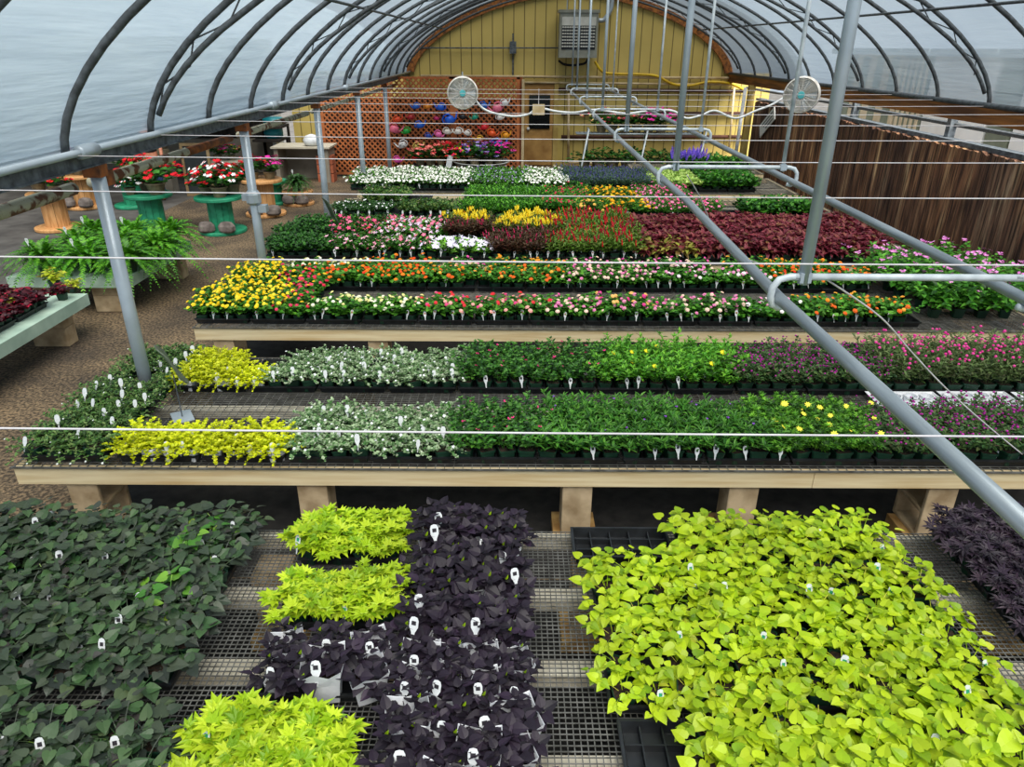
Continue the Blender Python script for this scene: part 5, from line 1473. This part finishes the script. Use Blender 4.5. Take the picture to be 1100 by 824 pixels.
# ------------------------------------------------------------ coleus bench
K_ = 0
for j in range(4):
    for i in range(2):
        cx, cy = -5.6 + i * .3, 5.3 + j * .57 + .0
        if j > 3: continue
        tray(cx, cy + .35, f'black flat of maroon coleus, {ordw(j + 1)} from the near end, {"outer" if i == 0 else "inner"} file, pale bench', None, .5, PI / 2)
        for a in range(4):
            for b in range(2):
                K_ += 1
                put('coleusdark', cx + (b - .5) * .135, cy + .35 + (a - 1.5) * .135, .506, f'maroon red-hearted coleus, {ordw(a + 1)} in {ordw(b + 1)} file of {ordw(j + 1)} flat, {"outer" if i == 0 else "inner"} side, pale green bench', group='maroon coleus flats')
for (u, v, kd, lab) in ((68, 322, 'coleusdark', 'coleus pot standing alone past the maroon flats'), (79, 314, 'coleuslime', 'small pot with a seedling at the far end of the pale green bench'), (4, 343, 'coleuslime', 'yellow-lime coleus pot nearest on the pale green bench'),
                        (14, 334, 'coleuslime', 'yellow-lime coleus pot just behind the nearest one'), (60, 309, 'coleuslime', 'lime coleus pot beyond the maroon flats')):
    p = atz(u, v, .5)
    put(kd, p.x, p.y, .502, lab, rz=0, scale=1.0 if 'seedling' not in lab else .75)

# ------------------------------------------------------------ flowers on the spools and at the end wall
for kd in ('gered', 'gewhite', 'gemag', 'gepink', 'gemix', 'geviol', 'geyel', 'getrail'):
    KD[kd].update(rnd=True, ps=.115, ph=.14, pot='pottan')
def onspool(key, kd, dx, dy, lab, sc=1, pot=None):
    _, p, h_, r_ = SP[key]
    put(kd, p.x + dx, p.y + dy, h_ + .002, lab, rz=R.uniform(0, 6), scale=sc * 1.22)
onspool('teal', 'gewhite', .08, -.1, 'white and red bowl on the front of the teal spool nearest the ferns', 1.05)
onspool('teal', 'gered', -.22, .08, 'red geranium on the teal spool nearest the ferns, aisle side', 1)
onspool('teal', 'gered', .2, .22, 'red geranium at the back of the teal spool nearest the ferns', 1)
onspool('teal2', 'gered', .2, -.05, 'big red geranium on the teal spool behind the ferns', 1.1)
onspool('teal2', 'gered', -.08, .2, 'red geranium at the back of the teal spool behind the ferns', 1)
onspool('teal2', 'gewhite', -.25, -.12, 'small white flower pot on the edge of the teal spool behind the ferns', .75)
onspool('teal3', 'gered', 0, -.05, 'red geranium on the farthest teal spool', .85)
onspool('cream', 'gered', -.16, -.02, 'red and yellow flower pot on the cream spool, post side', .95)
onspool('cream', 'gemag', .17, 0, 'magenta and red flower pot on the cream spool, fern side', .95)
onspool('cream2', 'gered', -.18, 0, 'red geranium on the cream spool nearest the gutter pipe, outer side', .95)
onspool('cream2', 'gered', .15, -.05, 'red geranium on the cream spool nearest the gutter pipe, inner side', .95)
onspool('cream3', 'gemag', 0, 0, 'crimson and magenta pot on the far cream spool', 1)
def standat(kd, u, v, Y, lab, sc=1):
    p = aty(u, v, Y)
    return put(kd, p.x, Y, p.z, lab, rz=R.uniform(0, 6), scale=sc)
# low table flowers, violet mix on the floor table
for (u, kd, lab) in ((233, 'gemag', 'magenta pot on the low dark table behind the second post'), (248, 'gemix', 'crimson pot on the low dark table behind the second post'), (75, 'gemag', 'rose pot on the low table far behind the cream spools'), (105, 'gered', 'red pot on the low table far behind the cream spools'), (130, 'gered', 'second red pot on the low table far behind the cream spools')):
    Y = 18.6; z = .552; x = xat(u, Y, z + .2)
    put(kd, x, Y, z, lab, rz=R.uniform(0, 6), scale=.9)
# metal tub on a stand
p = aty(517, 177, 18.3); tz = p.z - .12
t = thing('planter_tub', 'wide shallow pale metal tub of flowers before the lattice screen', 'planter', (p.x, 18.3, 0))
m = MB(); m.lathe([(.42, tz), (.6, tz + .1), (.68, tz + .2), (.7, tz + .2), (.7, tz + .22), (.64, tz + .21), (.56, tz + .12)], 36, cap1=False); m.obj('tub_bowl', M['galvbowl'], t, True)
m = MB(); m.lathe([(.001, tz + .15), (.59, tz + .15)], 24, cap0=False, cap1=False); m.obj('potting_soil', M['soil'], t)
m = MB(); m.lathe([(.3, 0), (.26, .05), (.2, tz - .02), (.4, tz)], 16); m.obj('pedestal', M['barn'], t)
for i, (dx, dy, kd, lab) in enumerate(((-.42, -.1, 'gemix', 'crimson and yellow blooms at the lattice fan side of the metal tub'), (-.15, -.25, 'geviol', 'violet petunia at the front of the metal tub'), (-.05, .25, 'geviol', 'lilac petunia at the back of the metal tub'), (.2, -.18, 'geviol', 'dark violet petunia in the middle of the metal tub'), (.42, -.08, 'gemag', 'magenta blooms at the door side of the metal tub'), (.38, .28, 'gemag', 'magenta blooms behind the others in the metal tub'))):
    put(kd, p.x + dx, 18.3 + dy, tz + .152, lab, rz=i, scale=1.1)
# low table with salmon geraniums
a = aty(443, 177, 18.4); b = aty(490, 177, 18.4)
t = thing('low_table', 'low dark table holding salmon geraniums before the lattice screen', 'table', (a.x, 18.1, 0)); w_ = b.x - a.x
box(0, w_, 0, .6, a.z - .05, a.z).obj('tabletop', M['barn'], t)
for x in (.03, w_ - .09):
    for y in (.03, .51): box(x, x + .06, y, y + .06, 0, a.z - .05).obj('leg', M['barn'], t)
for i, (u, kd) in enumerate(((452, 'gepink'), (463, 'gepink'), (474, 'gepink'), (484, 'gered'))):
    q = aty(u, 183, 18.4)
    put(kd, q.x, 18.4, a.z + .002, f'{["salmon", "salmon", "salmon", "red"][i]} geranium, {ordw(i + 1)} from the aisle on the low table before the lattice', rz=i, scale=1.15)
q = aty(481.5, 172, 17.9)
t = thing('price_card', 'tilted white card standing before the red geranium by the tub', 'card', (q.x, 17.9, q.z - .16)); t.rotation_euler = (0, .2, 0)
box(-.065, .065, 0, .008, 0, .27).obj('card_face', M['white'], t); box(-.006, .006, .008, .016, -(q.z - .16), .2).obj('stake', M['galv'], t)
# pipe rack with two shelves
a = aty(622, 181, 18.0); b = aty(745, 181, 18.0); x0, x1 = a.x, b.x
z1, z2 = aty(680, 181, 18.0).z, aty(680, 144, 18.0).z
t = thing('display_rack', 'white pipe rack of hanging flower pots against the olive wall', 'rack', (0, 18.0, 0))
for x in (x0, (x0 + x1) / 2, x1):
    tube([(x, -.3, 0), (x, -.3, z1 - .1), (x + .18, -.15, z2 + .1), (x + .2, .3, z2 + .12), (x + .2, .3, 0)], .022, 8).obj('frame_pipe', M['rail_white'], t, True)
for z, y in ((z1, -.25), (z1, .2), (z2, 0), (z2, .25)):
    tube([(x0 - .1, y, z), (x1 + .1, y, z)], .02, 8).obj('shelf_pipe', M['galv'], t, True)
g = MB()
for i in range(30):
    x = x0 + (x1 - x0) * i / 29
    g.box(x - .008, x + .008, -.25, .2, z1 + .015, z1 + .025); g.box(x - .008, x + .008, 0, .25, z2 + .015, z2 + .025)
g.obj('shelf_grid', M['grid'], t)
for i, (u, kd, lab) in enumerate(((646, 'geyel', 'pale yellow and rose bloom at the rail end of the upper rack shelf'), (658, 'gepink', 'salmon bloom second along the upper rack shelf'), (671, 'geyel', 'pale yellow bloom in the middle of the upper rack shelf'), (684, 'gepink', 'salmon bloom beside the magenta pots on the upper rack shelf'), (697, 'gemag', 'magenta pot on the upper rack shelf, nearer the door'), (710, 'gemag', 'magenta pot at the pad end of the upper rack shelf'))):
    x = aty(u, 140, 18.1).x; put(kd, x, 18.12, z2 + .026, lab, rz=i, scale=1.15)
for i, u in enumerate((628, 643, 658, 674, 690, 706, 722)):
    x = aty(u, 170, 17.98).x; put('getrail', x, 17.98, z1 + .026, f'leafy green pot, {ordw(i + 1)} from the door on the lower rack shelf', rz=i * 2, scale=1.45)

# ------------------------------------------------------------ signs, white trays, small things
def plaque(u, v_top, v_base, Y, lab, w):
    base = Vector((xat(u, Y, BT), Y, BT)); zt = aty(u, v_top, Y).z
    t = thing('bench_sign', lab, 'sign', tuple(base)); t.rotation_euler = (0, 0, math.radians(-58))
    h = zt - BT
    box(-.1, .1, -.07, .07, .001, .006).obj('base_plate', M['galv'], t)
    tube([(0, 0, .004), (0, 0, h * .6)], .005, 6).obj('stake', M['galv_dark'], t)
    pm_ = MB(); rs = []
    for yy in (0, .008):
        rs.append([(w * math.copysign(abs(math.cos(a_)) ** .5, math.cos(a_)), yy - .35 * h * .42 * math.sin(a_), h * .75 + h * .27 * math.copysign(abs(math.sin(a_)) ** .5, math.sin(a_))) for a_ in (2 * PI * i / 20 for i in range(20))])
    pm_.rings(rs); pm_.obj('sign_plate', M['plaque'], t)
plaque(196, 372, 445, 4.72, 'dark sage sign on a stake between the golden plants on the second bench', .09)
plaque(359, 213, 262, 9.75, 'small grey sign on a stake among pink vincas on the fourth bench', .1)
for i, (x, y) in enumerate(((3.05, 4.98), (3.62, 5.0), (4.2, 4.98))):
    o = bpy.data.objects.new('carrier_tray', None); COL.objects.link(o); o.location = (x, y, BT)
    tag(o, f'{["first", "second", "third"][i]} empty white carrier tray from the aisle, before the tall pink globe flowers', 'plant tray', 'white carrier trays')
    m = MB()
    a, b, h = .27, .14, .05
    f_ = lambda a, b, z: [(-a, -b, z), (a, -b, z), (a, b, z), (-a, b, z)]
    m.rings([f_(a - .03, b - .03, 0), f_(a, b, h), f_(a - .004, b - .004, h), f_(a - .035, b - .035, .006)]); c_ = m.obj('tray_shell', M['potwhite'], o)
    m = MB()
    for q in range(4):
        for w_ in range(2): m.lathe([(.048, .007), (.052, .05), (.044, .05), (.04, .01)], 12, c=((q - 1.5) * .125, (w_ - .5) * .13, 0))
    m.obj('cell_rings', M['potwhite'], o)
p = atz(1086, 497, BT)
t = thing('plant_box', 'small white plastic box at the front edge of the second bench', 'box', (p.x, p.y + .08, BT))
m = MB(); f_ = lambda a, b, z: [(-a, -b, z), (a, -b, z), (a, b, z), (-a, b, z)]
m.rings([f_(.1, .07, 0), f_(.12, .085, .09), f_(.115, .08, .09), f_(.095, .065, .01)]); m.obj('box_shell', M['potwhite'], t)
m = MB(); m.add(f_(.11, .078, .075), [(0, 1, 2, 3)]); m.obj('box_soil', M['soil'], t)
# drip hose end under the aisle end of the second bench
poly('hose_end', [(-2.75, 4.2, .03), (-2.9, 4.0, .04), (-3.05, 3.95, .1), (-3.12, 3.98, .24), (-3.08, 4.0, .3)], .02, 'galv', 'grey hose end sticking up under the aisle corner of the second bench', 'hose')
tray(.6, 3.19, 'empty black cell tray at the far corner of the lime vines', TRAYE)
tray(.56, 1.78, 'empty black cell tray beside the mesh at the near edge of the lime vines', TRAYE, rz=PI / 2)
print('plants', NP_, 'objects', len(bpy.data.objects))
# ============================================================ light
W = bpy.data.worlds.new('world'); SC.world = W; W.use_nodes = True
nt = W.node_tree; bg = nt.nodes['Background']
tc = nt.nodes.new('ShaderNodeTexCoord'); nz = nt.nodes.new('ShaderNodeTexNoise'); nz.inputs['Scale'].default_value = 1.6
nt.links.new(tc.outputs['Generated'], nz.inputs['Vector'])
r = ramp(nt, [(.3, (.62, .77, .95, 1)), (.7, (.84, .92, 1, 1))]); nt.links.new(nz.outputs['Fac'], r.inputs[0]); nt.links.new(r.outputs[0], bg.inputs['Color'])
bg.inputs['Strength'].default_value = .72
s = bpy.data.lights.new('sun', 'SUN'); s.energy = 10.0; s.angle = math.radians(50); s.color = (1, .955, .88)
so = bpy.data.objects.new('sun', s); COL.objects.link(so); so.rotation_euler = (math.radians(28), math.radians(8), 0)
SC.view_settings.view_transform = 'Standard'; SC.view_settings.look = 'None'; SC.view_settings.gamma = 1; SC.view_settings.use_curve_mapping = False
SC.view_settings.exposure = 0.42
SC.cycles.max_bounces = 8; SC.cycles.diffuse_bounces = 4; SC.cycles.glossy_bounces = 2; SC.cycles.transmission_bounces = 4; SC.cycles.transparent_max_bounces = 8
